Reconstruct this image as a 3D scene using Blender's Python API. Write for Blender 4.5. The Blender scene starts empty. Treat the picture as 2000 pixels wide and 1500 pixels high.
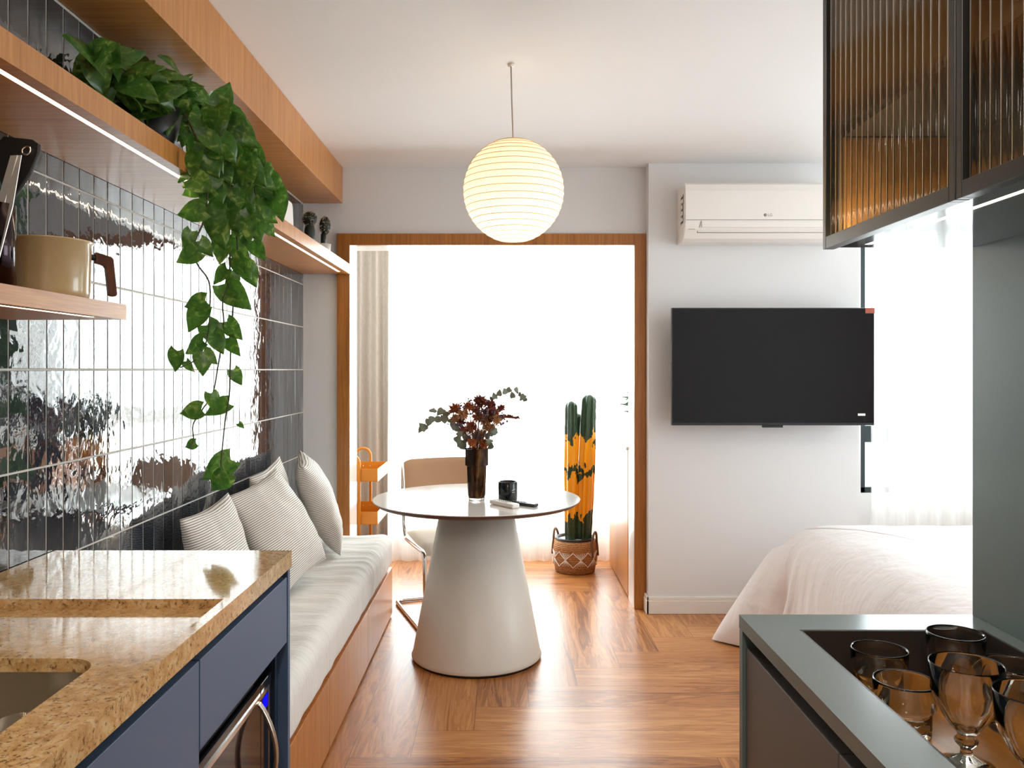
import bpy, bmesh, math, random
from mathutils import Vector, Matrix, noise as mnoise
PI = math.pi
C = bpy.context.scene.collection
SC = bpy.context.scene

# ---------------------------------------------------------------- camera, world, light, exposure
EYE, FPX, CX, CY = 1.359, 1597.0, 985.0, 722.0
cam = bpy.data.cameras.new('camera')
cam.sensor_width, cam.lens = 36.0, 36.0 * FPX / 2000.0
cam.shift_x, cam.shift_y = (1000 - CX) / 2000.0, -(750 - CY) / 2000.0
cam.clip_start = 0.02
camo = bpy.data.objects.new('camera', cam); C.objects.link(camo)
camo.location = (0, 0, EYE); camo.rotation_euler = (PI / 2, 0, 0)
SC.camera = camo

w = bpy.data.worlds.new('daylight_sky'); SC.world = w; w.use_nodes = True
w.node_tree.nodes['Background'].inputs[0].default_value = (0.93, 0.97, 1.0, 1)
w.node_tree.nodes['Background'].inputs[1].default_value = 3.0

def area(name, loc, rot, sx, sy, power, col=(1, 1, 1)):
    l = bpy.data.lights.new(name, 'AREA'); l.shape = 'RECTANGLE'; l.size, l.size_y = sx, sy
    l.energy = power; l.color = col
    o = bpy.data.objects.new(name, l); C.objects.link(o); o.location = loc; o.rotation_euler = rot
    return o
# daylight standing outside the two windows in view, then an added side light
area('daylight_balcony', (0.0, 6.15, 1.32), (-PI / 2, 0, 0), 2.0, 2.2, 190, (0.86, 0.94, 1.0))
area('daylight_bedroom', (2.6, 5.15, 1.5), (-PI / 2, 0, 0), 1.2, 1.75, 62, (0.86, 0.94, 1.0))
area('added_side_light', (3.75, 3.0, 1.5), (0, PI / 2, 0), 1.6, 1.8, 50, (0.86, 0.93, 1.0))  # added fill from the side, brightens the bed and television wall

# added unseen fill discs at the ceiling, above the viewer and the bed
for i, (x, y) in enumerate(((-.05, -.75), (-.05, .1), (1.9, 2.4))):
    l = bpy.data.lights.new('added_ceiling_fill', 'AREA'); l.shape = 'DISK'; l.size = .16; l.energy = (18, 13, 6)[i]; l.color = (1.0, .93, .85)
    o = bpy.data.objects.new('added_ceiling_fill', l); C.objects.link(o); o.location = (x, y, 2.505)

vs = SC.view_settings
vs.view_transform = 'Standard'; vs.look = 'None'; vs.gamma = 1.0; vs.use_curve_mapping = False
vs.exposure = -0.12
cy = SC.cycles
cy.use_denoising = True
cy.max_bounces = 10; cy.diffuse_bounces = 6; cy.glossy_bounces = 5; cy.transmission_bounces = 10
cy.transparent_max_bounces = 16
cy.sample_clamp_indirect = 8.0
random.seed(7)

# ---------------------------------------------------------------- helpers
def s(r, g, b):
    f = lambda c: (c / 255 / 12.92) if c / 255 <= 0.04045 else ((c / 255 + 0.055) / 1.055) ** 2.4
    return (f(r), f(g), f(b), 1.0)

def at(x, y, Y):
    """the point of the room seen at photo pixel x, y and standing at depth Y"""
    return Vector(((x - CX) * Y / FPX, Y, EYE + (CY - y) * Y / FPX))

class N:
    def __init__(self, name):
        self.m = bpy.data.materials.new(name); self.m.use_nodes = True
        self.t = self.m.node_tree; self.t.nodes.clear()
        self.out = self.n('ShaderNodeOutputMaterial')
    def n(self, typ, ins=None, **kw):
        nd = self.t.nodes.new(typ)
        for k, v in kw.items(): setattr(nd, k, v)
        for k, v in (ins or {}).items(): self.set(nd.inputs[k], v)
        return nd
    def set(self, sock, v):
        if hasattr(v, 'is_output'): self.t.links.new(v, sock)
        else: sock.default_value = v
    def math(self, op, a, b=None, c=None):
        nd = self.n('ShaderNodeMath', operation=op)
        for i, v in enumerate((a, b, c)):
            if v is not None: self.set(nd.inputs[i], v)
        return nd.outputs[0]
    def mix(self, fac, a, b, blend='MIX'):
        nd = self.n('ShaderNodeMix', data_type='RGBA', blend_type=blend)
        self.set(nd.inputs[0], fac); self.set(nd.inputs[6], a); self.set(nd.inputs[7], b)
        return nd.outputs[2]
    def coord(self, kind='Object', scale=(1, 1, 1), rot=(0, 0, 0)):
        tc = self.n('ShaderNodeTexCoord')
        mp = self.n('ShaderNodeMapping', {'Vector': tc.outputs[kind], 'Scale': scale, 'Rotation': rot})
        return mp.outputs[0]
    def noise(self, vec, scale=5, detail=4, rough=0.5, dist=0.0):
        return self.n('ShaderNodeTexNoise', {'Vector': vec, 'Scale': scale, 'Detail': detail, 'Roughness': rough, 'Distortion': dist}).outputs[0]
    def ramp(self, fac, stops):
        nd = self.n('ShaderNodeValToRGB', {'Fac': fac})
        e = nd.color_ramp.elements
        while len(e) < len(stops): e.new(0.5)
        for el, (p, c) in zip(e, stops): el.position, el.color = p, c
        return nd.outputs[0]
    def bump(self, h, strength=0.2, dist=0.01):
        return self.n('ShaderNodeBump', {'Height': h, 'Strength': strength, 'Distance': dist}).outputs[0]
    def pbr(self, color, rough=0.5, metal=0.0, normal=None, **kw):
        p = self.n('ShaderNodeBsdfPrincipled')
        self.set(p.inputs['Base Color'], color); self.set(p.inputs['Roughness'], rough); p.inputs['Metallic'].default_value = metal
        if normal is not None: self.set(p.inputs['Normal'], normal)
        for k, v in kw.items(): self.set(p.inputs[k.replace('_', ' ')], v)
        return p.outputs[0]
    def done(self, sh):
        self.t.links.new(sh, self.out.inputs[0]); return self.m

def plain(name, col, rough=0.5, metal=0.0, bump=0.0, bscale=60, var=0.06, **kw):
    n = N(name)
    v = n.noise(n.coord(), bscale, 3)
    c2 = tuple(max(0, x * (1 - 2 * var)) for x in col[:3]) + (1,)
    nm = n.bump(v, bump, 0.004) if bump else None
    return n.done(n.pbr(n.mix(v, col, c2), rough, metal, nm, **kw))

def wood(name, light, dark, scale, rough=0.35, coat=0.0, bands=1.0):
    n = N(name)
    co = n.coord('Object', scale)
    a = n.noise(co, 1.0 * bands, 6, 0.62, 0.5)
    b = n.noise(n.coord('Object', tuple(k * 5 for k in scale)), 1.0, 3, 0.5, 0.2)
    f = n.math('ADD', n.math('MULTIPLY', a, 0.7), n.math('MULTIPLY', b, 0.3))
    c = n.ramp(f, [(0.32, dark), (0.66, light)])
    return n.done(n.pbr(c, rough, 0, n.bump(b, 0.05, 0.002), Coat_Weight=coat, Coat_Roughness=0.25))

OAK_L, OAK_D = s(204, 142, 76), s(164, 102, 44)
M = {}
M['wall'] = plain('white_paint', s(226, 225, 225), 0.6, bump=0.05, bscale=90, var=0.01)
M['ceil'] = plain('ceiling_paint', s(234, 232, 231), 0.8, var=0.01)
M['trimw'] = plain('white_trim', s(235, 228, 220), 0.4, var=0.01)
M['oak_cross'] = wood('oak_veneer_cross', OAK_L, OAK_D, (2.5, 60, 2.5), 0.32)
M['oak_long'] = wood('oak_veneer_long', OAK_L, OAK_D, (70, 3, 70), 0.32)
M['oak_up'] = wood('oak_veneer_upright', s(186, 120, 52), s(140, 82, 28), (60, 60, 2.2), 0.35)
M['oak_panel'] = wood('oak_veneer_panel', s(202, 136, 72), s(166, 102, 46), (50, 50, 2.0), 0.33)
M['teal'] = plain('teal_lacquer', s(96, 114, 112), 0.33, bump=0.03, bscale=200, var=0.05)
M['teal_top'] = plain('teal_stone', s(112, 124, 121), 0.15, bump=0.02, bscale=300, var=0.06)
M['grey_front'] = plain('warm_grey_lacquer', s(92, 88, 86), 0.4, var=0.02)
M['dark'] = plain('black_board', s(22, 24, 27), 0.5)  # plain black for brackets, table foot and channel back
M['blue'] = plain('slate_blue_lacquer', s(78, 102, 131), 0.4, var=0.02)
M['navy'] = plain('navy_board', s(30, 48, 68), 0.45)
M['black'] = plain('black_plastic', s(14, 14, 15), 0.3)
M['blackmatte'] = plain('black_silicone', s(12, 12, 13), 0.5)
M['gloss_black'] = plain('black_glass', s(16, 15, 17), 0.06)
M['chrome'] = plain('chrome', s(225, 222, 218), 0.12, 1.0, var=0.0)
M['steel'] = plain('brushed_steel', s(190, 180, 165), 0.28, 1.0, bump=0.05, bscale=120)
M['bronze'] = plain('bronze_aluminium', s(62, 60, 57), 0.3, 0.5)
M['white_gloss'] = plain('white_lacquer', s(238, 234, 228), 0.12, var=0.01, Coat_Weight=0.4, Coat_Roughness=0.04)
M['cream_satin'] = plain('cream_satin_lacquer', s(218, 211, 200), 0.38, var=0.015, Coat_Weight=0.2, Coat_Roughness=0.3)
M['white_plastic'] = plain('white_plastic', s(236, 230, 224), 0.35, var=0.01)
M['edge_brown'] = plain('brown_table_edge', s(92, 62, 50), 0.4)
M['enamel'] = plain('cream_enamel', s(196, 172, 128), 0.2, var=0.04, Coat_Weight=0.5)
M['wood_dark'] = wood('walnut_handle', s(110, 62, 36), s(66, 34, 18), (30, 30, 6), 0.4)
M['wood_pale'] = wood('beech_handle', s(206, 146, 92), s(170, 110, 60), (30, 30, 5), 0.5)
M['suede'] = plain('tan_suede', s(190, 150, 116), 0.85, bump=0.1, bscale=300, var=0.08)
M['beige_fab'] = plain('beige_upholstery', s(206, 188, 166), 0.8, bump=0.1, bscale=300)
M['orange_metal'] = plain('mustard_steel', s(208, 132, 26), 0.35, var=0.02)
M['linen'] = plain('beige_linen', s(214, 200, 182), 0.9, bump=0.15, bscale=260, var=0.05)
M['soil'] = plain('dark_soil', s(40, 30, 22), 0.95, bump=0.6, bscale=160)
M['pebble'] = plain('white_pebbles', s(228, 226, 220), 0.7, bump=1.0, bscale=90, var=0.25)
M['dark_pot'] = plain('dark_ceramic', s(26, 26, 26), 0.4)
M['cord'] = plain('grey_cord', s(190, 180, 168), 0.6)
M['stem'] = plain('brown_green_stem', s(66, 62, 30), 0.6)
M['drystem'] = plain('dry_stem', s(96, 68, 44), 0.8)
M['mauve'] = plain('mauve_sea_lavender', s(128, 104, 116), 0.9, var=0.3)
M['euca'] = plain('grey_green_eucalyptus', s(132, 138, 116), 0.6, var=0.25, bscale=40)
M['wicker'] = None

def mk_special():
    # glazed tile
    n = N('glazed_tile'); at_ = n.n('ShaderNodeAttribute', attribute_name='rnd').outputs['Fac']
    co = n.coord('Object')
    off = n.n('ShaderNodeCombineXYZ', {0: n.math('MULTIPLY', at_, 37.0), 1: n.math('MULTIPLY', at_, 91.0), 2: n.math('MULTIPLY', at_, 53.0)}).outputs[0]
    v = n.n('ShaderNodeVectorMath', {0: co, 1: off}, operation='ADD').outputs[0]
    h = n.noise(v, 13, 2, 0.5, 0.4); h2 = n.noise(v, 42, 2, 0.5, 0.3)
    hh = n.math('ADD', h, n.math('MULTIPLY', h2, 0.16))
    tone = n.math('ADD', n.math('MULTIPLY', at_, 0.75), n.math('MULTIPLY', h, 0.4))
    c = n.ramp(tone, [(0.2, s(26, 31, 39)), (0.6, s(40, 46, 55)), (1.0, s(66, 70, 76))])
    M['tile'] = n.done(n.pbr(c, 0.035, 0, n.bump(hh, 0.17, 0.010), IOR=1.75, Coat_Weight=0.6, Coat_Roughness=0.02, Coat_IOR=1.6,
                             Coat_Normal=n.bump(hh, 0.17, 0.010)))
    M['grout'] = plain('pale_grout', s(205, 200, 192), 0.8)
    # herringbone plank floor: uv in metres along the plank, one random number for each plank
    n = N('plank_floor'); r = n.n('ShaderNodeAttribute', attribute_name='rnd').outputs['Fac']
    uv = n.n('ShaderNodeUVMap', uv_map='plank').outputs[0]
    sp = n.n('ShaderNodeSeparateXYZ', {0: uv}); u, vv = sp.outputs[0], sp.outputs[1]
    vec = n.n('ShaderNodeCombineXYZ', {0: n.math('MULTIPLY', u, 1.1), 1: n.math('MULTIPLY', vv, 11.0), 2: n.math('MULTIPLY', r, 60.0)}).outputs[0]
    a = n.noise(vec, 1.0, 7, 0.62, 1.2)
    vec2 = n.n('ShaderNodeCombineXYZ', {0: n.math('MULTIPLY', u, 8.0), 1: n.math('MULTIPLY', vv, 160.0), 2: n.math('MULTIPLY', r, 60.0)}).outputs[0]
    b = n.noise(vec2, 1.0, 3, 0.6, 0.3)
    rings = n.math('SINE', n.math('MULTIPLY', a, 46.0))
    f = n.math('ADD', n.math('ADD', n.math('MULTIPLY', a, 0.62), n.math('MULTIPLY', b, 0.22)), n.math('ADD', n.math('MULTIPLY', rings, 0.085), n.math('MULTIPLY', r, 0.2)))
    c = n.ramp(f, [(0.30, s(120, 68, 32)), (0.50, s(176, 114, 62)), (0.76, s(208, 150, 94))])
    e1 = n.math('LESS_THAN', n.math('ABSOLUTE', n.math('SUBTRACT', vv, PW / 2)), PW / 2 - 0.0012)
    e2 = n.math('LESS_THAN', n.math('ABSOLUTE', n.math('SUBTRACT', u, PL / 2)), PL / 2 - 0.0012)
    ed = n.math('MULTIPLY', e1, e2)
    c = n.mix(ed, s(110, 66, 38), c)
    M['floor'] = n.done(n.pbr(c, n.math('ADD', n.math('MULTIPLY', b, 0.1), 0.27), 0, n.bump(f, 0.06, 0.002), Coat_Weight=0.06, Coat_Roughness=0.22, Specular_IOR_Level=0.42))
    # granite
    n = N('golden_granite'); co = n.coord()
    a = n.noise(co, 130, 5, 0.7); b = n.noise(co, 45, 4, 0.6, 0.6); d = n.noise(co, 340, 2, 0.6)
    c = n.ramp(b, [(0.3, s(176, 132, 76)), (0.5, s(208, 166, 108)), (0.72, s(226, 196, 150))])
    c = n.mix(n.ramp(a, [(0.36, (1, 1, 1, 1)), (0.47, (0, 0, 0, 1))]), c, s(112, 74, 38))
    c = n.mix(n.ramp(d, [(0.62, (0, 0, 0, 1)), (0.76, (1, 1, 1, 1))]), c, s(238, 218, 184))
    M['granite'] = n.done(n.pbr(c, 0.1, 0, n.bump(a, 0.015, 0.001), Coat_Weight=0.5, Coat_Roughness=0.05))
    # striped cotton (uv in metres)
    def striped(name, pitch, base, line, duty):
        n = N(name); uv = n.n('ShaderNodeUVMap', uv_map='cloth').outputs[0]
        v = n.n('ShaderNodeSeparateXYZ', {0: uv}).outputs[1]
        wv = n.noise(n.n('ShaderNodeMapping', {'Vector': uv, 'Scale': (4, 4, 1)}).outputs[0], 2, 2)
        ph = n.math('FRACT', n.math('DIVIDE', n.math('ADD', v, n.math('MULTIPLY', wv, 0.006)), pitch))
        f = n.math('LESS_THAN', ph, duty)
        wr = n.noise(n.n('ShaderNodeMapping', {'Vector': uv, 'Scale': (6, 26, 1)}).outputs[0], 1, 3, 0.5, 0.8)
        return n.done(n.pbr(n.mix(f, base, line), 0.9, 0, n.bump(wr, 0.35, 0.02), Sheen_Weight=0.1))
    M['stripe'] = striped('striped_ticking', 0.0085, s(240, 235, 228), s(128, 120, 112), 0.33)
    M['stripe_soft'] = striped('fine_striped_cover', 0.0085, s(240, 237, 232), s(200, 196, 190), 0.34)
    # duvet cotton
    n = N('white_cotton'); co = n.coord('Object', (3, 2.2, 3))
    a = n.noise(co, 1.8, 3, 0.5, 0.25); a2 = n.noise(n.coord('Object', (7, 9, 2)), 1.6, 3, 0.5, 0.3)
    M['cotton'] = n.done(n.pbr(s(236, 229, 227), 0.85, 0, n.bump(n.math('ADD', a, n.math('MULTIPLY', a2, 0.7)), 0.38, 0.04), Sheen_Weight=0.15))
    # sheers
    def sheer(name, tr, col):
        n = N(name)
        wv = n.noise(n.coord('Object', (60, 1, 0.6)), 1.0, 2)
        t = n.n('ShaderNodeBsdfTransparent', {'Color': (1, 1, 1, 1)}).outputs[0]
        tl = n.n('ShaderNodeBsdfTranslucent', {'Color': col}).outputs[0]
        df = n.n('ShaderNodeBsdfDiffuse', {'Color': col}).outputs[0]
        cl = n.n('ShaderNodeMixShader', {0: 0.35, 1: tl, 2: df}).outputs[0]
        f = n.math('ADD', n.math('MULTIPLY', wv, 0.25), 1 - tr - 0.12)
        return n.done(n.n('ShaderNodeMixShader', {0: f, 1: t, 2: cl}).outputs[0])
    M['sheer'] = sheer('white_sheer_voile', 0.45, s(246, 244, 240))
    n = N('linen_drape'); wv = n.noise(n.coord('Object', (200, 200, 30)), 1.0, 3)
    col = n.mix(wv, s(196, 184, 170), s(160, 148, 136))
    M['drape'] = n.done(n.n('ShaderNodeMixShader', {0: 0.07, 1: n.n('ShaderNodeBsdfDiffuse', {'Color': col}).outputs[0], 2: n.n('ShaderNodeBsdfTranslucent', {'Color': col}).outputs[0]}).outputs[0])
    # paper lantern
    n = N('washi_paper'); wv = n.noise(n.coord('Object', (1, 1, 1)), 60, 3)
    col = n.mix(wv, s(255, 247, 232), s(252, 238, 214))
    M['paper'] = n.done(n.n('ShaderNodeMixShader', {0: 0.55, 1: n.n('ShaderNodeBsdfDiffuse', {'Color': col}).outputs[0], 2: n.n('ShaderNodeBsdfTranslucent', {'Color': col}).outputs[0]}).outputs[0])
    M['bamboo'] = plain('bamboo_rib', s(206, 160, 96), 0.7)
    # emitters
    def emit(name, col, st):
        n = N(name); return n.done(n.n('ShaderNodeEmission', {'Color': col, 'Strength': st}).outputs[0])
    M['led'] = emit('warm_led', (1.0, 0.82, 0.58, 1), 15.0)
    M['cabinet_glow'] = emit('added_amber_glow', (1.0, 0.80, 0.50, 1), 26.0)  # added emitter for the glow inside the wall cabinet
    M['display'] = emit('blue_display', (0.008, 0.006, 1.0, 1), 1.2)
    # glass
    n = N('clear_glass'); M['glass_solid'] = n.done(n.n('ShaderNodeBsdfGlass', {'Color': (0.98, 0.97, 0.95, 1), 'Roughness': 0.0, 'IOR': 1.46}).outputs[0])
    def thin(name, tint, ior, rough=0.0, base=0.0, power=5.0, refl=(1, 1, 1, 1)):
        n = N(name)
        f0 = ((ior - 1) / (ior + 1)) ** 2      # both faces of the wall reflect alike
        fc = n.n('ShaderNodeLayerWeight', {'Blend': 0.5}).outputs['Facing']
        fr = n.math('MULTIPLY_ADD', n.math('POWER', fc, power), 1 - f0, f0)
        f = n.math('MINIMUM', n.math('ADD', fr, base), 1.0)
        return n.done(n.n('ShaderNodeMixShader', {0: f, 1: n.n('ShaderNodeBsdfTransparent', {'Color': tint}).outputs[0],
                                                  2: n.n('ShaderNodeBsdfGlossy', {'Roughness': rough, 'Color': refl}).outputs[0]}).outputs[0])
    M['glass'] = thin('clear_glass_thin', (0.95, 0.95, 0.94, 1), 1.5, 0.0, 0.03, 2.6)
    M['pane'] = thin('window_glass', (0.97, 0.99, 0.98, 1), 1.45)
    M['fluted'] = thin('bronze_fluted_glass', (0.84, 0.77, 0.64, 1), 1.6, 0.05, 0.11, 2.8, (1, .97, .9, 1))
    n = N('smoked_glass'); wv = n.noise(n.coord('Object', (22, 22, 5)), 1.0, 4, 0.6, 1.0)
    col = n.ramp(wv, [(0.36, s(30, 18, 12)), (0.55, s(92, 54, 26)), (0.72, s(190, 140, 84))])
    M['smoked'] = n.done(n.n('ShaderNodeMixShader', {0: 0.42, 1: n.n('ShaderNodeBsdfTransparent', {'Color': col}).outputs[0], 2: n.pbr(col, 0.05)}).outputs[0])
    # leaves
    def leafm(name, a, b, c, spec=0.3):
        n = N(name); nz = n.noise(n.coord('Object'), 38, 4, 0.6, 1.0)
        col = n.ramp(nz, [(0.3, a), (0.56, b), (0.72, c)])
        p = n.pbr(col, spec, 0, n.bump(nz, 0.15, 0.004))
        return n.done(n.n('ShaderNodeMixShader', {0: 0.34, 1: p, 2: n.n('ShaderNodeBsdfTranslucent', {'Color': col}).outputs[0]}).outputs[0])
    M['rust'] = leafm('rust_dried_petals', s(150, 78, 40), s(192, 108, 58), s(214, 140, 84), .85)
    M['maroon'] = leafm('maroon_dried_petals', s(92, 42, 34), s(134, 66, 48), s(160, 92, 62), .85)
    M['tan_flower'] = leafm('tan_dried_petals', s(168, 116, 76), s(204, 152, 104), s(222, 180, 134), .85)
    M['leaf'] = leafm('pothos_leaf', s(52, 90, 36), s(86, 132, 50), s(170, 190, 100))
    M['leaf_dark'] = leafm('dark_leaf', s(30, 50, 30), s(48, 70, 40), s(80, 100, 60))
    # tall cactus: green skin with painted yellow patches
    n = N('painted_cactus'); co = n.coord('Object')
    z = n.n('ShaderNodeSeparateXYZ', {0: co}).outputs[2]
    nz = n.noise(n.coord('Object', (1, 1, 0.55)), 15, 3, 0.55, 0.4)
    zz = n.math('ADD', z, n.math('MULTIPLY', n.math('SUBTRACT', nz, 0.5), 0.42))
    b1 = n.math('LESS_THAN', n.math('ABSOLUTE', n.math('SUBTRACT', zz, 0.79)), 0.085)
    b2 = n.math('LESS_THAN', n.math('ABSOLUTE', n.math('SUBTRACT', zz, 0.495)), 0.145)
    f = n.math('MAXIMUM', b1, b2)
    g = n.mix(n.noise(co, 60, 3), s(28, 50, 34), s(48, 70, 40))
    M['cactus'] = n.done(n.pbr(n.mix(f, g, s(236, 160, 26)), 0.25, 0, n.bump(n.noise(co, 120, 2), 0.1, 0.003)))
    M['cactus_plain'] = plain('dark_cactus_skin', s(40, 50, 36), 0.5, var=0.3)
    M['spine'] = plain('pale_spines', s(220, 204, 178), 0.7)
    # woven basket
    n = N('woven_seagrass'); co = n.coord('Object')
    z = n.n('ShaderNodeSeparateXYZ', {0: co}).outputs[2]
    wv = n.math('SINE', n.math('MULTIPLY', n.math('ADD', z, n.math('MULTIPLY', n.noise(co, 40, 2), 0.012)), 520.0))
    nz = n.noise(n.coord('Object', (90, 90, 260)), 1.0, 3)
    c = n.ramp(nz, [(0.3, s(126, 80, 42)), (0.7, s(196, 142, 88))])
    M['wicker'] = n.done(n.pbr(c, 0.8, 0, n.bump(n.math('ADD', wv, nz), 0.5, 0.006)))
PW, PL = 0.215, 0.215 * 6
mk_special()

class MB:
    """gathers shapes into one mesh"""
    def __init__(self): self.v, self.f, self.uv, self.att, self.sm = [], [], {}, {}, []
    def add(self, vs_, fs, smooth=False, uvs=None, rnd=None):
        o = len(self.v); self.v += [tuple(p) for p in vs_]
        for i, f in enumerate(fs):
            k = len(self.f); self.f.append(tuple(o + j for j in f)); self.sm.append(smooth)
            if uvs: self.uv[k] = [uvs[j] for j in f]
            if rnd is not None: self.att[k] = rnd
        return self
    def box(self, x0, x1, y0, y1, z0, z1):
        x0, x1 = min(x0, x1), max(x0, x1); y0, y1 = min(y0, y1), max(y0, y1)
        v = [(x, y, z) for z in (z0, z1) for y in (y0, y1) for x in (x0, x1)]
        return self.add(v, [(0, 2, 3, 1), (4, 5, 7, 6), (0, 1, 5, 4), (2, 6, 7, 3), (0, 4, 6, 2), (1, 3, 7, 5)])
    def obox(self, mat, sx, sy, sz):
        v = [mat @ Vector((x * sx / 2, y * sy / 2, z * sz / 2)) for z in (-1, 1) for y in (-1, 1) for x in (-1, 1)]
        return self.add(v, [(0, 2, 3, 1), (4, 5, 7, 6), (0, 1, 5, 4), (2, 6, 7, 3), (0, 4, 6, 2), (1, 3, 7, 5)])
    def lathe(self, c, prof, seg=40, close=False, rfun=None, smooth=True):
        vs_, fs = [], []
        n = len(prof)
        for r, z in prof:
            for k in range(seg):
                a = 2 * PI * k / seg; rr = r * (rfun(a, z) if rfun else 1)
                vs_.append((c[0] + rr * math.cos(a), c[1] + rr * math.sin(a), c[2] + z))
        for i in range(n - 1 + (1 if close else 0)):
            j = (i + 1) % n
            for k in range(seg):
                q = (k + 1) % seg
                fs.append((i * seg + k, i * seg + q, j * seg + q, j * seg + k))
        self.add(vs_, fs, smooth)
        if not close:
            o = len(self.v) - len(vs_)
            for i, rev in ((0, True), (n - 1, False)):
                if prof[i][0] > 1e-4:
                    ring = [o + i * seg + k for k in range(seg)]
                    self.f.append(tuple(reversed(ring)) if rev else tuple(ring)); self.sm.append(False)
        return self
    def tube(self, pts, r, seg=8, closed=False, taper=None):
        pts = [Vector(p) for p in pts]; n = len(pts); vs_, fs = [], []
        up = None
        for i, p in enumerate(pts):
            if closed: d = pts[(i + 1) % n] - pts[i - 1]
            else: d = pts[min(i + 1, n - 1)] - pts[max(i - 1, 0)]
            d = d.normalized() if d.length > 1e-9 else Vector((0, 0, 1))
            if up is None:
                up = Vector((0, 0, 1)) if abs(d.z) < 0.9 else Vector((1, 0, 0))
            a = d.cross(up)
            if a.length < 1e-6: a = d.orthogonal()
            a.normalize(); b = a.cross(d).normalized(); up = b
            rr = r if taper is None else r * (1 + (taper - 1) * i / max(1, n - 1))
            for k in range(seg):
                t = 2 * PI * k / seg
                vs_.append(p + a * math.cos(t) * rr + b * math.sin(t) * rr)
        for i in range(n if closed else n - 1):
            j = (i + 1) % n
            for k in range(seg):
                q = (k + 1) % seg
                fs.append((i * seg + k, i * seg + q, j * seg + q, j * seg + k))
        if not closed:
            fs.append(tuple(reversed(range(seg)))); fs.append(tuple((n - 1) * seg + k for k in range(seg)))
        return self.add(vs_, fs, True)
    def ball(self, c, r, seg=12, rings=8, sc=(1, 1, 1), fn=None):
        prof = []
        vs_, fs = [], []
        for i in range(rings + 1):
            th = PI * i / rings
            for k in range(seg):
                a = 2 * PI * k / seg
                d = Vector((math.sin(th) * math.cos(a), math.sin(th) * math.sin(a), math.cos(th)))
                q = r * (fn(d) if fn else 1)
                vs_.append((c[0] + d.x * q * sc[0], c[1] + d.y * q * sc[1], c[2] + d.z * q * sc[2]))
        for i in range(rings):
            for k in range(seg):
                q = (k + 1) % seg
                fs.append((i * seg + k, (i + 1) * seg + k, (i + 1) * seg + q, i * seg + q))
        return self.add(vs_, fs, True)
    def grid(self, fn, nu, nv, smooth=True, uvfn=None, closeu=False):
        vs_, uvs, fs = [], [], []
        for j in range(nv + 1):
            for i in range(nu + 1):
                vs_.append(fn(i / nu, j / nv)); uvs.append(uvfn(i / nu, j / nv) if uvfn else (i / nu, j / nv))
        for j in range(nv):
            for i in range(nu):
                a = j * (nu + 1) + i
                fs.append((a, a + 1, a + nu + 2, a + nu + 1))
        return self.add(vs_, fs, smooth, uvs)
    def leaf(self, p, d, nrm, L, W, droop=0.25, fold=0.25, heart=0.18):
        p, d, nrm = Vector(p), Vector(d).normalized(), Vector(nrm)
        side = d.cross(nrm)
        if side.length < 1e-5: side = d.orthogonal()
        side.normalize(); nrm = side.cross(d).normalized()
        S, A = 7, (-1, -0.55, 0, 0.55, 1); vs_, fs = [], []
        for i in range(S):
            t = i / (S - 1)
            hw = W * (math.sin(PI * min(1, t * 0.86 + 0.14) ** 0.72)) if i < S - 1 else W * 0.02
            hw = max(hw, W * 0.02)
            for a in A:
                y = t * L - heart * L * abs(a) ** 1.5 * (1 - t) ** 3
                z = -droop * L * t * t + fold * abs(a) * hw - 0.12 * L * (abs(a) ** 3) * t
                vs_.append(p + d * y + side * (a * hw) + nrm * z)
        for i in range(S - 1):
            for k in range(4):
                b = i * 5 + k; fs.append((b, b + 1, b + 6, b + 5))
        return self.add(vs_, fs, True)
    def build(self, name, mat, parent=None, bevel=0.0, seg=2, auto=True, uvname=None, solid=0.0, subsurf=0, kind=None, label=None):
        me = bpy.data.meshes.new(name)
        vs_ = self.v; base = Vector((0, 0, 0))
        if parent is None and kind != 'structure':
            xs, ys, zs = [p[0] for p in vs_], [p[1] for p in vs_], [p[2] for p in vs_]
            base = Vector(((min(xs) + max(xs)) / 2, (min(ys) + max(ys)) / 2, min(zs)))
            vs_ = [(p[0] - base.x, p[1] - base.y, p[2] - base.z) for p in vs_]
        elif parent is not None:
            r = parent
            while r.parent: r = r.parent
            base0 = r.location
            vs_ = [(p[0] - base0.x, p[1] - base0.y, p[2] - base0.z) for p in vs_] if not r.get('_local') else vs_
            base = -parent.location if False else Vector((0, 0, 0))
        me.from_pydata(vs_, [], self.f)
        me.validate(); me.update()
        if len(me.polygons) == len(self.f):
            me.polygons.foreach_set('use_smooth', self.sm)
            if self.uv and uvname:
                l = me.uv_layers.new(name=uvname)
                for pi, uvs in self.uv.items():
                    for li, uv in zip(me.polygons[pi].loop_indices, uvs): l.data[li].uv = uv
            if self.att:
                a = me.attributes.new('rnd', 'FLOAT', 'FACE')
                for pi, v in self.att.items(): a.data[pi].value = v
        me.materials.append(mat)
        o = bpy.data.objects.new(name, me); C.objects.link(o)
        if parent is not None: o.parent = parent
        else: o.location = base
        if subsurf:
            m = o.modifiers.new('subdivision', 'SUBSURF'); m.levels = m.render_levels = subsurf
        if solid:
            m = o.modifiers.new('thickness', 'SOLIDIFY'); m.thickness = solid; m.offset = 0
        if bevel:
            m = o.modifiers.new('bevel', 'BEVEL'); m.width = bevel; m.segments = seg; m.limit_method = 'ANGLE'; m.harden_normals = False
        if kind: o['kind'] = kind
        if label: o['label'] = label
        return o

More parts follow.
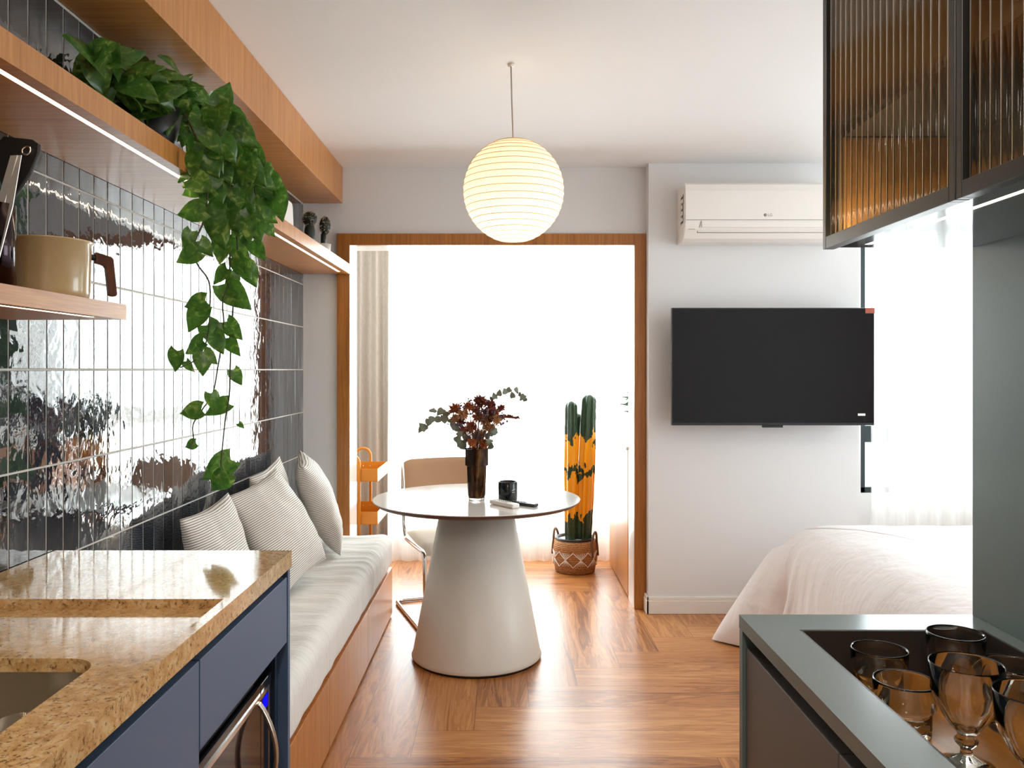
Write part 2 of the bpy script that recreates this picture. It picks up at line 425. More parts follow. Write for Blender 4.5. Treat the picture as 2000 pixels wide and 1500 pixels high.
def thing(name, label, cat, loc=(0, 0, 0), group=None, rotz=0.0, local=False):
    o = bpy.data.objects.new(name, None); C.objects.link(o); o.empty_display_size = 0.05
    o.location = loc; o.rotation_euler = (0, 0, rotz)
    o['label'], o['category'] = label, cat
    if group: o['group'] = group
    if local: o['_local'] = 1
    return o
def tag(o, label, cat, group=None):
    o['label'], o['category'] = label, cat
    if group: o['group'] = group
    return o
def struct(name, mb, mat, bevel=0.0, **kw): return mb.build(name, mat, None, bevel, kind='structure', **kw)
def copy_tree(o, parent=None):
    kids = [c for c in C.objects if c.parent == o]
    c = o.copy(); C.objects.link(c)
    if parent is not None: c.parent = parent
    for k in kids: copy_tree(k, c)
    return c
def box(*a): return MB().box(*a)

# ---------------------------------------------------------------- the room
XL, YB, YT, ZC = -1.143, 4.655, 4.56, 2.51          # tiled wall, wall of the opening, wall of the tv, ceiling
XR, YW, YF = 3.35, 4.86, -1.3                        # bedroom side wall, bedroom window wall, wall behind the viewer

def floor():
    bm = bmesh.new(); uvl = bm.loops.layers.uv.new('plank'); rl = bm.faces.layers.float.new('rnd')
    x0, y0 = -0.115 - 10 * PW, 3.08 - 10 * PW
    n = 6; rng = random.Random(3)
    for j in range(-16, 30):
        for i in range(-8, 36):
            k = (i - j) % (2 * n)
            if k == 0:      # a plank lying along x
                q = [(i, j), (i + n, j), (i + n, j + 1), (i, j + 1)]; uv = [(0, 0), (PL, 0), (PL, PW), (0, PW)]
            elif k == n:    # a plank lying along y
                q = [(i, j - n + 1), (i + 1, j - n + 1), (i + 1, j + 1), (i, j + 1)]; uv = [(0, 0), (0, PW), (PL, PW), (PL, 0)]
            else: continue
            f = bm.faces.new([bm.verts.new((x0 + a * PW, y0 + b * PW, 0)) for a, b in q])
            for l, u in zip(f.loops, uv): l[uvl].uv = u
            f[rl] = rng.random()
    for co, no in (((-1.25, 0, 0), (-1, 0, 0)), ((XR + .1, 0, 0), (1, 0, 0)), ((0, YF - .1, 0), (0, -1, 0)), ((0, 6.0, 0), (0, 1, 0))):
        bmesh.ops.bisect_plane(bm, geom=bm.verts[:] + bm.edges[:] + bm.faces[:], plane_co=co, plane_no=no, clear_outer=True)
    me = bpy.data.meshes.new('floor'); bm.to_mesh(me); bm.free(); me.materials.append(M['floor'])
    o = bpy.data.objects.new('floor', me); C.objects.link(o); o['kind'] = 'structure'
floor()
struct('ceiling', box(-1.3, XR + .1, YF - .1, YW + .2, ZC, ZC + .1), M['ceil'])
struct('ceiling_balcony', box(-1.4, 1.6, YW + .2, 6.1, 2.46, 2.56), M['ceil'])

# tiled wall, every tile set a hair out of true
def tiles():
    mb = MB(); rng = random.Random(11); pt, ph = 0.0783, 0.242
    g = 0.0015
    k0 = int((YF - 1.887) / pt) - 1
    for k in range(k0, 60):
        y0, y1 = 1.887 + k * pt, 1.887 + (k + 1) * pt
        if y0 > YB - .01 or y1 < YF: continue
        y1 = min(y1, YB - .001)
        for r in range(-4, 4):
            z0, z1 = EYE + r * ph, min(EYE + (r + 1) * ph, 2.3)
            ty, tz = rng.gauss(0, .0018), rng.gauss(0, .0024)
            a = [(y0 + g, z0 + g), (y1 - g, z0 + g), (y1 - g, z1 - g), (y0 + g, z1 - g)]; b = 0.0018
            i_ = [(y0 + g + b, z0 + g + b), (y1 - g - b, z0 + g + b), (y1 - g - b, z1 - g - b), (y0 + g + b, z1 - g - b)]
            cyy, czz = (y0 + y1) / 2, (z0 + z1) / 2
            vs_ = [(XL - .0035, *q) for q in a] + [(XL - .001 + (q[0] - cyy) * ty + (q[1] - czz) * tz, *q) for q in i_]
            mb.add(vs_, [(4, 5, 6, 7), (0, 1, 5, 4), (1, 2, 6, 5), (2, 3, 7, 6), (3, 0, 4, 7)], False, None, rng.random())
    return mb
wl = struct('wall_left', box(XL - .12, XL - .0025, YF - .1, YB + .2, 0, ZC), M['grout'])
t = tiles().build('tile', M['tile'], wl); t.name = 'tiles'
struct('wall_back', box(-1.3, -.949, YB, YB + .2, 0, ZC).box(-.949, .805, YB, YB + .2, 2.131, ZC), M['wall'])
struct('wall_television', box(.805, 1.979, YT, YB + .2, 0, ZC), M['wall'])
# bedroom window wall with its opening
WX0, WX1, WZ0, WZ1 = 2.118, 3.2, .626, 2.36
struct('wall_window', box(1.979, XR + .1, YW, YW + .12, 0, WZ0).box(1.979, XR + .1, YW, YW + .12, WZ1, ZC).box(1.979, WX0, YW, YW + .12, WZ0, WZ1).box(WX1, XR + .1, YW, YW + .12, WZ0, WZ1), M['wall'])
# side wall of the bedroom with an unseen window added for more light
struct('wall_right', box(XR, XR + .1, YF - .1, YW, 0, .6).box(XR, XR + .1, YF - .1, YW, 2.4, ZC).box(XR, XR + .1, YF - .1, 2.2, .6, 2.4).box(XR, XR + .1, 3.8, YW, .6, 2.4), M['wall'])
struct('wall_front', box(-1.3, XR + .1, YF - .1, YF, 0, ZC), M['wall'])
struct('wall_divider', box(.877, .94, YF, 1.533, 0, ZC), M['teal'], bevel=.002)
struct('wall_bedhead', box(.94, XR, 1.40, 1.50, 0, ZC), M['wall'])
# balcony
struct('wall_balcony_left', box(-1.5, -1.2, YB + .2, 6.1, 0, 2.5), M['wall'])
struct('wall_balcony_right', box(1.2, 1.5, YB + .2, 6.1, 0, 2.5), M['wall'])
struct('wall_parapet', box(-1.2, 1.2, 5.92, 6.02, 0, .2), M['wall'])
# oak lining of the opening
fr = MB(); Y0, Y1 = 4.635, 4.66
fr.box(-.949, -.877, Y0, Y1, 0, 2.131).box(.738, .803, Y0, Y1, 0, 2.131).box(-.877, .738, Y0, Y1, 2.065, 2.131)
struct('trim_2', MB().box(-.949, -.877, 4.6605, 4.86, 0, 2.131).box(.738, .803, 4.6605, 4.86, 0, 2.131).box(-.877, .738, 4.6605, 4.86, 2.065, 2.131), M['white_gloss'])
struct('trim_1', fr, M['oak_up'], bevel=.0015)
bb = MB().box(.79, 1.979, YT - .016, YT, 0, .075).box(.789, .805, YT - .016, Y0 + .02, 0, .075).box(.793, 1.979, YT - .011, YT, .075, .095).box(.793, .805, YT - .011, Y0 + .02, .075, .095)
struct('baseboard_back', bb, M['trimw'], bevel=.003)
# balcony glazing
def window(name, x0, x1, z0, z1, y, cols, rails, t=.05, d=.05, matf='white_plastic'):
    f = MB().box(x0, x0 + t, y, y + d, z0, z1).box(x1 - t, x1, y, y + d, z0, z1).box(x0, x1, y, y + d, z1 - t, z1).box(x0, x1, y, y + d, z0, z0 + t)
    for cx in cols: f.box(cx - t / 2, cx + t / 2, y, y + d, z0, z1)
    for rz, rt in rails: f.box(x0, x1, y - .005, y + d + .005, rz - rt / 2, rz + rt / 2)
    w_ = struct(name, f, M[matf], bevel=.003)
    MB().box(x0 + t / 2, x1 - t / 2, y + d / 2 - .003, y + d / 2 + .003, z0 + t / 2, z1 - t / 2).build('pane', M['pane'], w_)
    return w_
window('window_1', -1.2, 1.2, .2, 2.46, 5.94, (-.55, .06, .66), ((1.02, .09),))
M['anthracite'] = plain('anthracite_aluminium', s(44, 54, 58), 0.35, 0.3)
window('window_2', WX0, WX1, WZ0, WZ1, YW + .015, (2.62,), ((.976, .1),), .034, .05, 'anthracite')
window('window_added', 0, 1, 0, 1, 0, (), ())  # unseen window, added to let the side light in
o = bpy.data.objects['window_added']; o.rotation_euler = (0, 0, PI / 2); o.scale = (1.6, 1, 1.8); o.location = (XR + .06, 2.2, .6)

# ---------------------------------------------------------------- oak bulkhead and shelves on the tiled wall
tag(box(XL, -.92, YF + .02, YB - .002, 2.305, ZC - .001).build('bulkhead', M['oak_cross'], bevel=.0015), 'long oak boxed bulkhead under the ceiling, running above the tiled wall', 'bulkhead')

def shelf(name, label, x1, y0, y1, z0, z1, ledx, y_led, mat, lmat):
    r = thing(name, label, 'shelf', ((XL + x1) / 2, (y0 + y1) / 2, z0))
    b = MB().box(XL + .001, ledx - .007, y0, y1, z0, z1).box(ledx + .007, x1, y0, y1, z0, z1).box(ledx - .007, ledx + .007, y0, y1, z0 + .008, z1).box(ledx - .007, ledx + .007, y_led, y1, z0, z0 + .008)
    b.build('board', mat, r)
    MB().box(ledx - .0065, ledx + .0065, y0, y_led - .001, z0 + .0005, z0 + .0075).build('light_strip', lmat, r, label='glowing warm white light strip let into the underside')
    return r
shelf('wall_shelf', 'long oak shelf with a lit strip, carrying the trailing plant', -.873, YF + .02, YB - .022, 1.90, 1.955, -.914, 4.52, M['oak_cross'], M['led'])
shelf('wall_shelf', 'short oak shelf with a lit strip, carrying the cream saucepan', -.873, YF + .02, 1.889, 1.474, 1.509, -.905, 1.80, M['oak_long'], M['led'])

# utensil holder and what stands in it
SZ = 1.5095
h = thing('utensil_holder', 'dark metal cylinder of utensils at the left end of the short shelf', 'utensil holder', (-.985, 1.56, SZ))
MB().lathe((-.985, 1.56, SZ), [(.047, 0), (.047, .165), (.044, .165), (.044, .006), (.0, .006)], 40).build('cup', plain('dark_chrome', s(56, 46, 50), .12, 1.0), h)
def spatula():
    r = thing('spatula', 'black silicone spatula with wooden handle standing in the dark cylinder', 'spatula', (-.975, 1.565, SZ + .01))
    d = Vector((.02, .055, .26)).normalized(); p0 = Vector((-.975, 1.555, SZ + .012))
    MB().tube([p0, p0 + d * .178], .008, 10).build('handle', M['wood_pale'], r)
    hd = MB(); c = p0 + d * .178
    side = Vector((.98, -.12, -.02)).normalized()
    side = (side - d * side.dot(d)).normalized(); nn = side.cross(d)
    out = [(-.009, 0), (-.016, .012), (-.034, .045), (-.046, .085), (-.048, .115), (-.04, .127), (.024, .121), (.040, .112), (.043, .092), (.034, .05), (.018, .016), (.010, 0)]
    vs_ = [c + side * a + d * b + nn * k for k in (-.004, .004) for a, b in out]; m = len(out)
    hd.add(vs_, [tuple(range(m))[::-1], tuple(range(m, 2 * m))] + [(i, (i + 1) % m, m + (i + 1) % m, m + i) for i in range(m)])
    o_ = hd.build('blade', M['blackmatte'], r, bevel=.002)
    e = c + side * .018 + d * .095
    MB().tube([e + (side * math.cos(a) + d * math.sin(a)) * 0.009 + nn * .0055 for a in [2 * PI * k / 16 for k in range(16)]], .0022, 6, True).build('eyelet', M['chrome'], r, label='pale ring round the hanging hole')
spatula()
M['tong_steel'] = plain('satin_steel', s(226, 224, 220), .4, .7)
def tongs():
    r = thing('tongs', 'shiny steel tongs standing beside the black spatula', 'tongs', (-.96, 1.535, SZ + .01))
    p0 = Vector((-.968, 1.53, SZ + .012)); d = Vector((.03, .045, .26)).normalized()
    for sgn in (-1, 1):
        b = MB(); q = [p0 + Vector((0.006 * sgn, -.006 * sgn, 0)), p0 + d * .15 + Vector((.011 * sgn, -.004 * sgn, 0)), p0 + d * .255 + Vector((.004 * sgn, 0, 0))]
        sd = Vector((.97, -.24, 0)).normalized()
        vs_, fs = [], []
        for i, p in enumerate(q):
            for w_, k in ((-.011, -.001), (.011, -.001), (.011, .001), (-.011, .001)):
                vs_.append(p + sd * w_ * (1 - .15 * i) + Vector((.24, .97, 0)) * k)
        for i in range(2):
            for k in range(4): fs.append((i * 4 + k, i * 4 + (k + 1) % 4, i * 4 + 4 + (k + 1) % 4, i * 4 + 4 + k))
        fs += [(3, 2, 1, 0), (8, 9, 10, 11)]
        b.add(vs_, fs).build('arm', M['tong_steel'], r)
tongs()
# saucepan
def saucepan():
    c = (-.982, 1.765, SZ)
    r = thing('saucepan', 'cream enamel saucepan with a brown wooden handle on the short shelf', 'saucepan', c)
    MB().lathe(c, [(.072, 0), (.078, .006), (.08, .02), (.082, .121), (.0865, .124), (.0865, .127), (.080, .127), (.078, .02), (.07, .008), (0, .008)], 56).build('body', M['enamel'], r)
    d = Vector((.72, .70, 0)).normalized(); a = Vector(c) + d * .08
    MB().tube([a + Vector((0, 0, .100)), a + d * .014 + Vector((0, 0, .1))], .007, 10).build('bracket', M['dark'], r)
    hb = MB(); sd = d.cross(Vector((0, 0, 1)))
    out = [(.012, .112), (.046, .104), (.05, .098), (.058, .02), (.054, .015), (.043, .016), (.04, .02), (.034, .078), (.03, .084), (.012, .088)]
    vs_ = [a + d * u + Vector((0, 0, v)) + sd * k for k in (-.009, .009) for u, v in out]; m = len(out)
    hb.add(vs_, [tuple(range(m))[::-1], tuple(range(m, 2 * m))] + [(i, (i + 1) % m, m + (i + 1) % m, m + i) for i in range(m)])
    hb.build('handle', M['wood_dark'], r, bevel=.004, seg=3)
saucepan()

# white box and two small cacti on the long shelf
LZ = 1.9555
bx = MB(); 
def rbox(x, y0, y1, z0, z1, d):
    n_ = 6; R = .03; out = [(y0, z0), (y1, z0)]
    for k in range(n_ + 1): a = PI / 2 * k / n_; out.append((y1 - .012 - R + R * math.cos(a), z1 - R + R * math.sin(a)))
    for k in range(n_ + 1): a = PI / 2 + PI / 2 * k / n_; out.append((y0 + .012 + R + R * math.cos(a), z1 - R + R * math.sin(a)))
    m = len(out); vs_ = [(x, *q) for q in out] + [(x + d, *q) for q in out]
    return MB().add(vs_, [tuple(range(m))[::-1], tuple(range(m, 2 * m))] + [(i, (i + 1) % m, m + (i + 1) % m, m + i) for i in range(m)])
tag(rbox(-1.02, 3.0, 3.46, LZ, LZ + .105, .13).build('storage_box', M['white_plastic'], bevel=.006, seg=3), 'white round-cornered box on the long shelf behind the trailing leaves', 'box')
def small_cactus(name, label, x, y, kindn):
    r = thing(name, label, 'cactus', (x, y, LZ), 'small cacti at the far end of the long shelf')
    MB().lathe((x, y, LZ), [(.028, 0), (.036, .062), (.033, .062), (.031, .05), (0, .05)], 28).build('pot', M['white_plastic'], r)
    sp = MB(); rng = random.Random(kindn)
    if kindn == 1:
        MB().lathe((x, y, LZ + .05), [(.02, 0), (.026, .03), (.026, .07), (.02, .095), (.012, .11), (0, .112)], 20, rfun=lambda a, z: 1 + .08 * math.cos(8 * a)).build('stem', M['cactus_plain'], r)
        cc, R = Vector((x, y, LZ + .178)), .035
        hb = MB().ball(cc, R, 24, 14, fn=lambda d: 1 + .1 * math.cos(10 * math.atan2(d.y, d.x)))
        hb.build('head', M['cactus_plain'], r)
    else:
        MB().tube([(x - .004, y, LZ + .05), (x - .004, y, LZ + .115)], .014, 12).build('stem', M['cactus_plain'], r)
        cc, R = Vector((x + .004, y, LZ + .158)), .027
        MB().ball(cc, R, 24, 14, (1, 1, 1.65), fn=lambda d: 1 + .1 * math.cos(8 * math.atan2(d.y, d.x))).build('head', M['cactus_plain'], r)
    for i in range(150):
        d = Vector((rng.gauss(0, 1), rng.gauss(0, 1), rng.gauss(.2, 1))).normalized()
        p = cc + Vector((d.x * R, d.y * R, d.z * R * (1 if kindn == 1 else 1.65)))
        q = p + (d + Vector((rng.gauss(0, .4), rng.gauss(0, .4), rng.gauss(0, .4)))).normalized() * .013
        sp.tube([p, q], .0008, 3)
    sp.build('spines', M['spine'], r)
small_cactus('potted_cactus', 'small potted cactus with a round spiny head, beside the white box', -1.0, 4.2, 1)
small_cactus('potted_cactus', 'small potted cactus with an oval head, nearest the far shelf end', -.945, 4.29, 2)

# ---------------------------------------------------------------- trailing pothos
def zh(x): return 2.35 + .0018 * (x - 420)
def pothos():
    pc = Vector((-1.0, 2.28, LZ))
    r = thing('trailing_plant', 'trailing heart-leaved green plant spilling off the long oak shelf', 'plant', pc)
    MB().lathe(pc, [(.07, 0), (.098, .13), (.092, .13), (.088, .112), (0, .112)], 36).build('pot', M['dark_pot'], r)
    rng = random.Random(21)
    vines = [
        [(300, 240), (345, 262), (392, 300), (405, 370), (398, 430), (378, 480), (385, 515), (408, 550), (410, 600), (405, 660), (385, 700), (352, 718)],
        [(310, 230), (380, 268), (435, 330), (447, 440), (448, 540), (435, 590), (437, 640), (425, 720), (415, 770), (395, 800), (377, 830), (378, 860), (370, 875)],
        [(320, 230), (400, 262), (452, 360), (462, 450), (464, 520), (455, 600), (450, 700), (448, 770), (440, 820), (432, 900), (430, 945)],
        [(330, 220), (420, 250), (480, 320), (500, 400), (488, 440), (478, 480)],
        [(330, 220), (430, 240), (500, 300), (530, 360), (542, 400)]]
    st = MB()
    def P(x, y):
        q = at(x, y, zh(x))
        return q
    for vn in vines:
        pts = []
        for i, (x, y) in enumerate(vn):
            if i == 0: pts.append(pc + Vector((.02 + .012 * i, .02, .12)))
            elif i == 1: pts.append(Vector((-.90, 2.3 + rng.uniform(-.03, .12), 2.06 + rng.uniform(-.02, .03))))
            else: pts.append(P(x, y))
        sm = []
        n_ = len(pts)
        for i in range(n_ - 1):
            a, b, c_, d = pts[max(0, i - 1)], pts[i], pts[i + 1], pts[min(n_ - 1, i + 2)]
            for k in range(5):
                tt = k / 5
                sm.append(.5 * ((2 * b) + (c_ - a) * tt + (2 * a - 5 * b + 4 * c_ - d) * tt * tt + (3 * b - a - 3 * c_ + d) * tt ** 3))
        sm.append(pts[-1])
        st.tube(sm, .003, 6, taper=.6)
    lf = MB()
    # hanging leaves read from the vines: centre, length in pixels, direction of the tip in the picture
    L = [(393, 410, 54, 190), (372, 455, 34, 250), (383, 492, 48, 205), (393, 474, 36, -50), (396, 588, 44, 195), (392, 605, 52, 240), (392, 668, 46, 205),
         (345, 690, 42, 255), (365, 708, 24, 300), (440, 528, 38, 225), (444, 560, 66, -48), (446, 632, 44, -52), (408, 640, 52, -48), (418, 655, 44, -60),
         (396, 692, 46, -85), (400, 690, 34, -40), (448, 664, 38, -62), (457, 726, 32, -60), (413, 772, 34, -70), (388, 800, 44, 190), (440, 790, 46, 205),
         (380, 866, 26, 200), (444, 902, 62, 215), (440, 930, 52, 225), (434, 922, 26, -45), (467, 828, 14, -30),
         (470, 495, 44, -80), (465, 508, 46, -60), (480, 520, 46, -60), (452, 535, 36, -70), (455, 575, 34, -60), (497, 475, 42, -65), (460, 470, 50, -80), (436, 470, 50, -100),
         (420, 420, 54, -100), (400, 345, 52, 200), (410, 350, 56, 245), (425, 372, 60, -70), (450, 372, 64, -85), (470, 372, 54, -60), (490, 396, 50, -80), (505, 420, 46, -60),
         (520, 375, 60, -75), (540, 378, 56, -85), (530, 350, 44, -60), (500, 340, 48, -30), (480, 318, 60, -50), (455, 300, 64, -80), (430, 300, 60, -100), (405, 285, 60, -60),
         (385, 280, 56, -110), (400, 318, 54, 215), (440, 225, 70, -35), (455, 245, 66, -40), (470, 265, 56, -50), (490, 290, 50, -60), (430, 205, 54, 70), (420, 215, 66, -80), (415, 250, 62, -70),
         (395, 235, 60, -85), (440, 290, 48, 30), (372, 330, 40, 215), (390, 365, 44, 200), (510, 385, 46, -110), (465, 420, 50, -85), (440, 410, 56, -60), (475, 440, 44, -120), (425, 440, 50, -70)]
    for x, y, l, ang in L:
        Y = zh(x) + rng.uniform(-.05, .05); p = at(x, y, Y); k = Y / FPX; a = math.radians(ang)
        d = Vector((math.cos(a), rng.uniform(-.35, .2), math.sin(a)))
        nr = Vector((rng.uniform(-.35, .5), -1, rng.uniform(-.1, .75)))
        lf.leaf(p - d * l * k * .12, d, nr, l * k * 1.05, l * k * .43, rng.uniform(.05, .3), rng.uniform(.1, .35))
    for i in range(34):       # fuller growth where the vines leave the shelf
        t_ = rng.random(); x = 370 + 145 * t_ + rng.gauss(0, 12); y = 290 + 90 * t_ + rng.gauss(0, 38)
        Y = zh(x) + rng.uniform(-.1, .08); p = at(x, y, Y)
        if p.x < -.86 and 1.87 < p.z < 1.98: continue
        a = math.radians(rng.uniform(-130, -10)); d = Vector((math.cos(a), rng.uniform(-.5, .3), math.sin(a)))
        l = rng.uniform(.055, .085); lf.leaf(p, d, Vector((rng.uniform(-.4, .6), -1, rng.uniform(0, .9))), l, l * .43, rng.uniform(.05, .3), rng.uniform(.1, .3))
    for i in range(120):       # leaves standing over the pot on the shelf
        x = rng.uniform(175, 405); top = 112 if x < 330 else 112 + (x - 330) * 1.0
        bot = 150 + (x - 190) * .62
        y = rng.uniform(top, max(top + 30, bot))
        X = rng.uniform(-1.06, -.92); Y = X * FPX / (x - CX); p = at(x, y, Y)
        p.z = min(max(p.z, 2.02), 2.235)
        a = rng.uniform(0, 2 * PI); d = Vector((math.cos(a) * .6, math.sin(a) * .8, rng.uniform(-.5, .45)))
        l = rng.uniform(.07, .115)
        q = p + d.normalized() * l
        if q.x < -1.1 or q.z > 2.28: d = Vector((.7, d.y, -.35))
        lf.leaf(p, d, Vector((rng.uniform(0, .6), rng.uniform(-1, -.3), rng.uniform(.1, .9))), l, l * .42, rng.uniform(.1, .35), .2)
        if i % 3 == 0: st.tube([pc + Vector((rng.uniform(-.05, .05), rng.uniform(-.05, .05), .11)), (pc + p) / 2 + Vector((0, 0, .1)), p], .0018, 5)
    st.build('stems', M['stem'], r); lf.build('foliage', M['leaf'], r)
pothos()

# ---------------------------------------------------------------- left kitchen run
ZT = .90
XF = -.54
def worktop():
    r = thing('worktop', 'golden speckled granite worktop with a sunken sink, along the tiled wall', 'worktop', (-.83, .8, .86))
    ye, ys = 2.077, 1.636
    sx0, sx1, sy0, sy1, R = -1.05, -.662, .62, 1.352, .055
    zr = ZT - .0185
    m = MB()
    m.box(XL + .003, XF, ys, ye, ZT - .041, ZT)                     # raised far part
    m.box(-.562, XF, YF + .3, ys, ZT - .041, ZT)                    # front rim
    m.box(XL + .003, -1.12, YF + .3, ys, ZT - .041, ZT)             # rim at the wall
    m.box(-1.12, -.562, YF + .3, sy0, ZT - .041, zr)
    m.box(-1.12, sx0, sy0, ys, ZT - .041, zr); m.box(sx1, -.562, sy0, ys, ZT - .041, zr)
    m.box(sx0, sx1, sy1, ys, ZT - .041, zr)
    for cx_, cy_, a0 in ((sx1, sy1, 0), (sx0, sy1, PI / 2)):        # rounded corners of the sink cut-out
        ox, oy = (cx_ - R if a0 == 0 else cx_ + R), cy_ - R
        pts = [(cx_, cy_)] + [(ox + R * math.cos(a0 + PI / 2 * k / 8), oy + R * math.sin(a0 + PI / 2 * k / 8)) for k in range(9)]
        n_ = len(pts); vs_ = [(*p, ZT - .041) for p in pts] + [(*p, zr) for p in pts]
        fs = [(n_, n_ + i, n_ + i + 1) for i in range(1, n_ - 1)] + [(0, i + 1, i) for i in range(1, n_ - 1)] + [(i, i + 1, n_ + i + 1, n_ + i) for i in range(1, n_ - 1)]
        m.add(vs_, fs)
    m.build('slab', M['granite'], r)
    b = MB(); x0, x1, y0, y1, z0, z1 = sx0 - .006, sx1 + .006, sy0 - .006, sy1 + .006, .70, ZT - .042
    b.box(x0 - .002, x0, y0, y1, z0, z1).box(x1, x1 + .002, y0, y1, z0, z1).box(x0, x1, y0 - .002, y0, z0, z1).box(x0, x1, y1, y1 + .002, z0, z1).box(x0, x1, y0, y1, z0 - .002, z0)
    sk = b.build('sink_basin', M['steel'], r, label='brushed steel sink basin')
    MB().lathe((-.86, 1.0, .7005), [(.055, 0), (.055, .004), (.04, .004), (.034, .001), (0, .001)], 28).build('drain', M['chrome'], sk)
worktop()
gl = thing('drinking_glass', 'clear glass standing in the steel sink', 'glass', (-.755, 1.27, .7005))
MB().lathe((-.755, 1.27, .7005), [(.03, 0), (.037, .112), (.0345, .112), (.028, .008), (0, .008)], 32).build('glass_body', M['glass'], gl)

def base_unit():
    r = thing('base_cabinet', 'slate blue kitchen base cabinet with a drawer over the microwave niche', 'cabinet', (-.84, 1.77, 0))
    y0, y1 = 1.466, 2.077
    c = MB().box(XL + .01, -.56, y1 - .02, y1, 0, .858)                                        # far end panel
    c.build('end_panel', M['blue'], r)
    MB().box(-.56, -.5445, y1 - .02, y1, 0, .858).build('end_edge', M['blue'], r)
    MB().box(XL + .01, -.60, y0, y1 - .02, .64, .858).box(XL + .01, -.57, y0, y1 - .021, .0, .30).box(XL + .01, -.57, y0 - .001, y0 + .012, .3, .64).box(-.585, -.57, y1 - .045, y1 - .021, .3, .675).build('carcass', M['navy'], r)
    MB().box(-.60, -.546, y0 + .002, y1 - .024, .675, .838).build('drawer_front', M['blue'], r, bevel=.0012)
base_unit()
def door_unit():
    r = thing('base_cabinet', 'slate blue kitchen base cabinet with a plain door below the sink', 'cabinet', (-.84, 1.1, 0))
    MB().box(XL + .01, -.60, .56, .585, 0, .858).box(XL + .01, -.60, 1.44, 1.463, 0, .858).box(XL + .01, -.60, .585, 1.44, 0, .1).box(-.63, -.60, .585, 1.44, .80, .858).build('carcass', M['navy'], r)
    MB().box(-.60, -.546, .562, 1.463, .10, .838).build('door', M['blue'], r, bevel=.0012)
door_unit()
def microwave():
    r = thing('microwave', 'black microwave with steel trim and bowed handle, in the niche under the drawer', 'microwave', (-.78, 1.75, .3005))
    y0, y1, z0, z1, xf = 1.485, 2.025, .3005, .625, -.575
    MB().box(-1.02, xf - .02, y0, y1, z0, z1).build('body', M['black'], r, bevel=.004)
    d = MB().box(xf - .02, xf, y0, 1.93, z0 + .01, z1 - .01).build('door', M['gloss_black'], r, bevel=.003)
    MB().box(xf, xf + .003, y0 + .01, 1.985, .583, .594).build('trim', M['chrome'], r, label='bright steel strip along the top')
    pts = []
    for k in range(17):
        t_ = k / 16; pts.append((xf + .003 + .042 * math.sin(PI * t_) ** .8, 1.90, .585 - .25 * t_))
    hb = MB(); vs_, fs = [], []
    for p in pts:
        for a, b in ((-.004, -.009), (.004, -.009), (.004, .009), (-.004, .009)): vs_.append((p[0] + a, p[1] + b, p[2]))
    for i in range(16):
        for k in range(4): fs.append((i * 4 + k, i * 4 + (k + 1) % 4, i * 4 + 4 + (k + 1) % 4, i * 4 + 4 + k))
    fs += [(3, 2, 1, 0), (64, 65, 66, 67)]
    hb.add(vs_, fs).build('handle', M['steel'], d, bevel=.002)
    cp = MB().box(xf - .02, xf, 1.932, y1, z0 + .01, z1 - .01).build('control_panel', M['gloss_black'], r, bevel=.003)
    MB().box(xf, xf + .001, 1.945, 1.985, .545, .575).build('display', M['display'], cp, label='lit blue display')
    MB().box(xf - .002, xf + .0015, 1.99, 1.996, z0 + .02, .59).build('edge_strip', M['steel'], cp)
microwave()

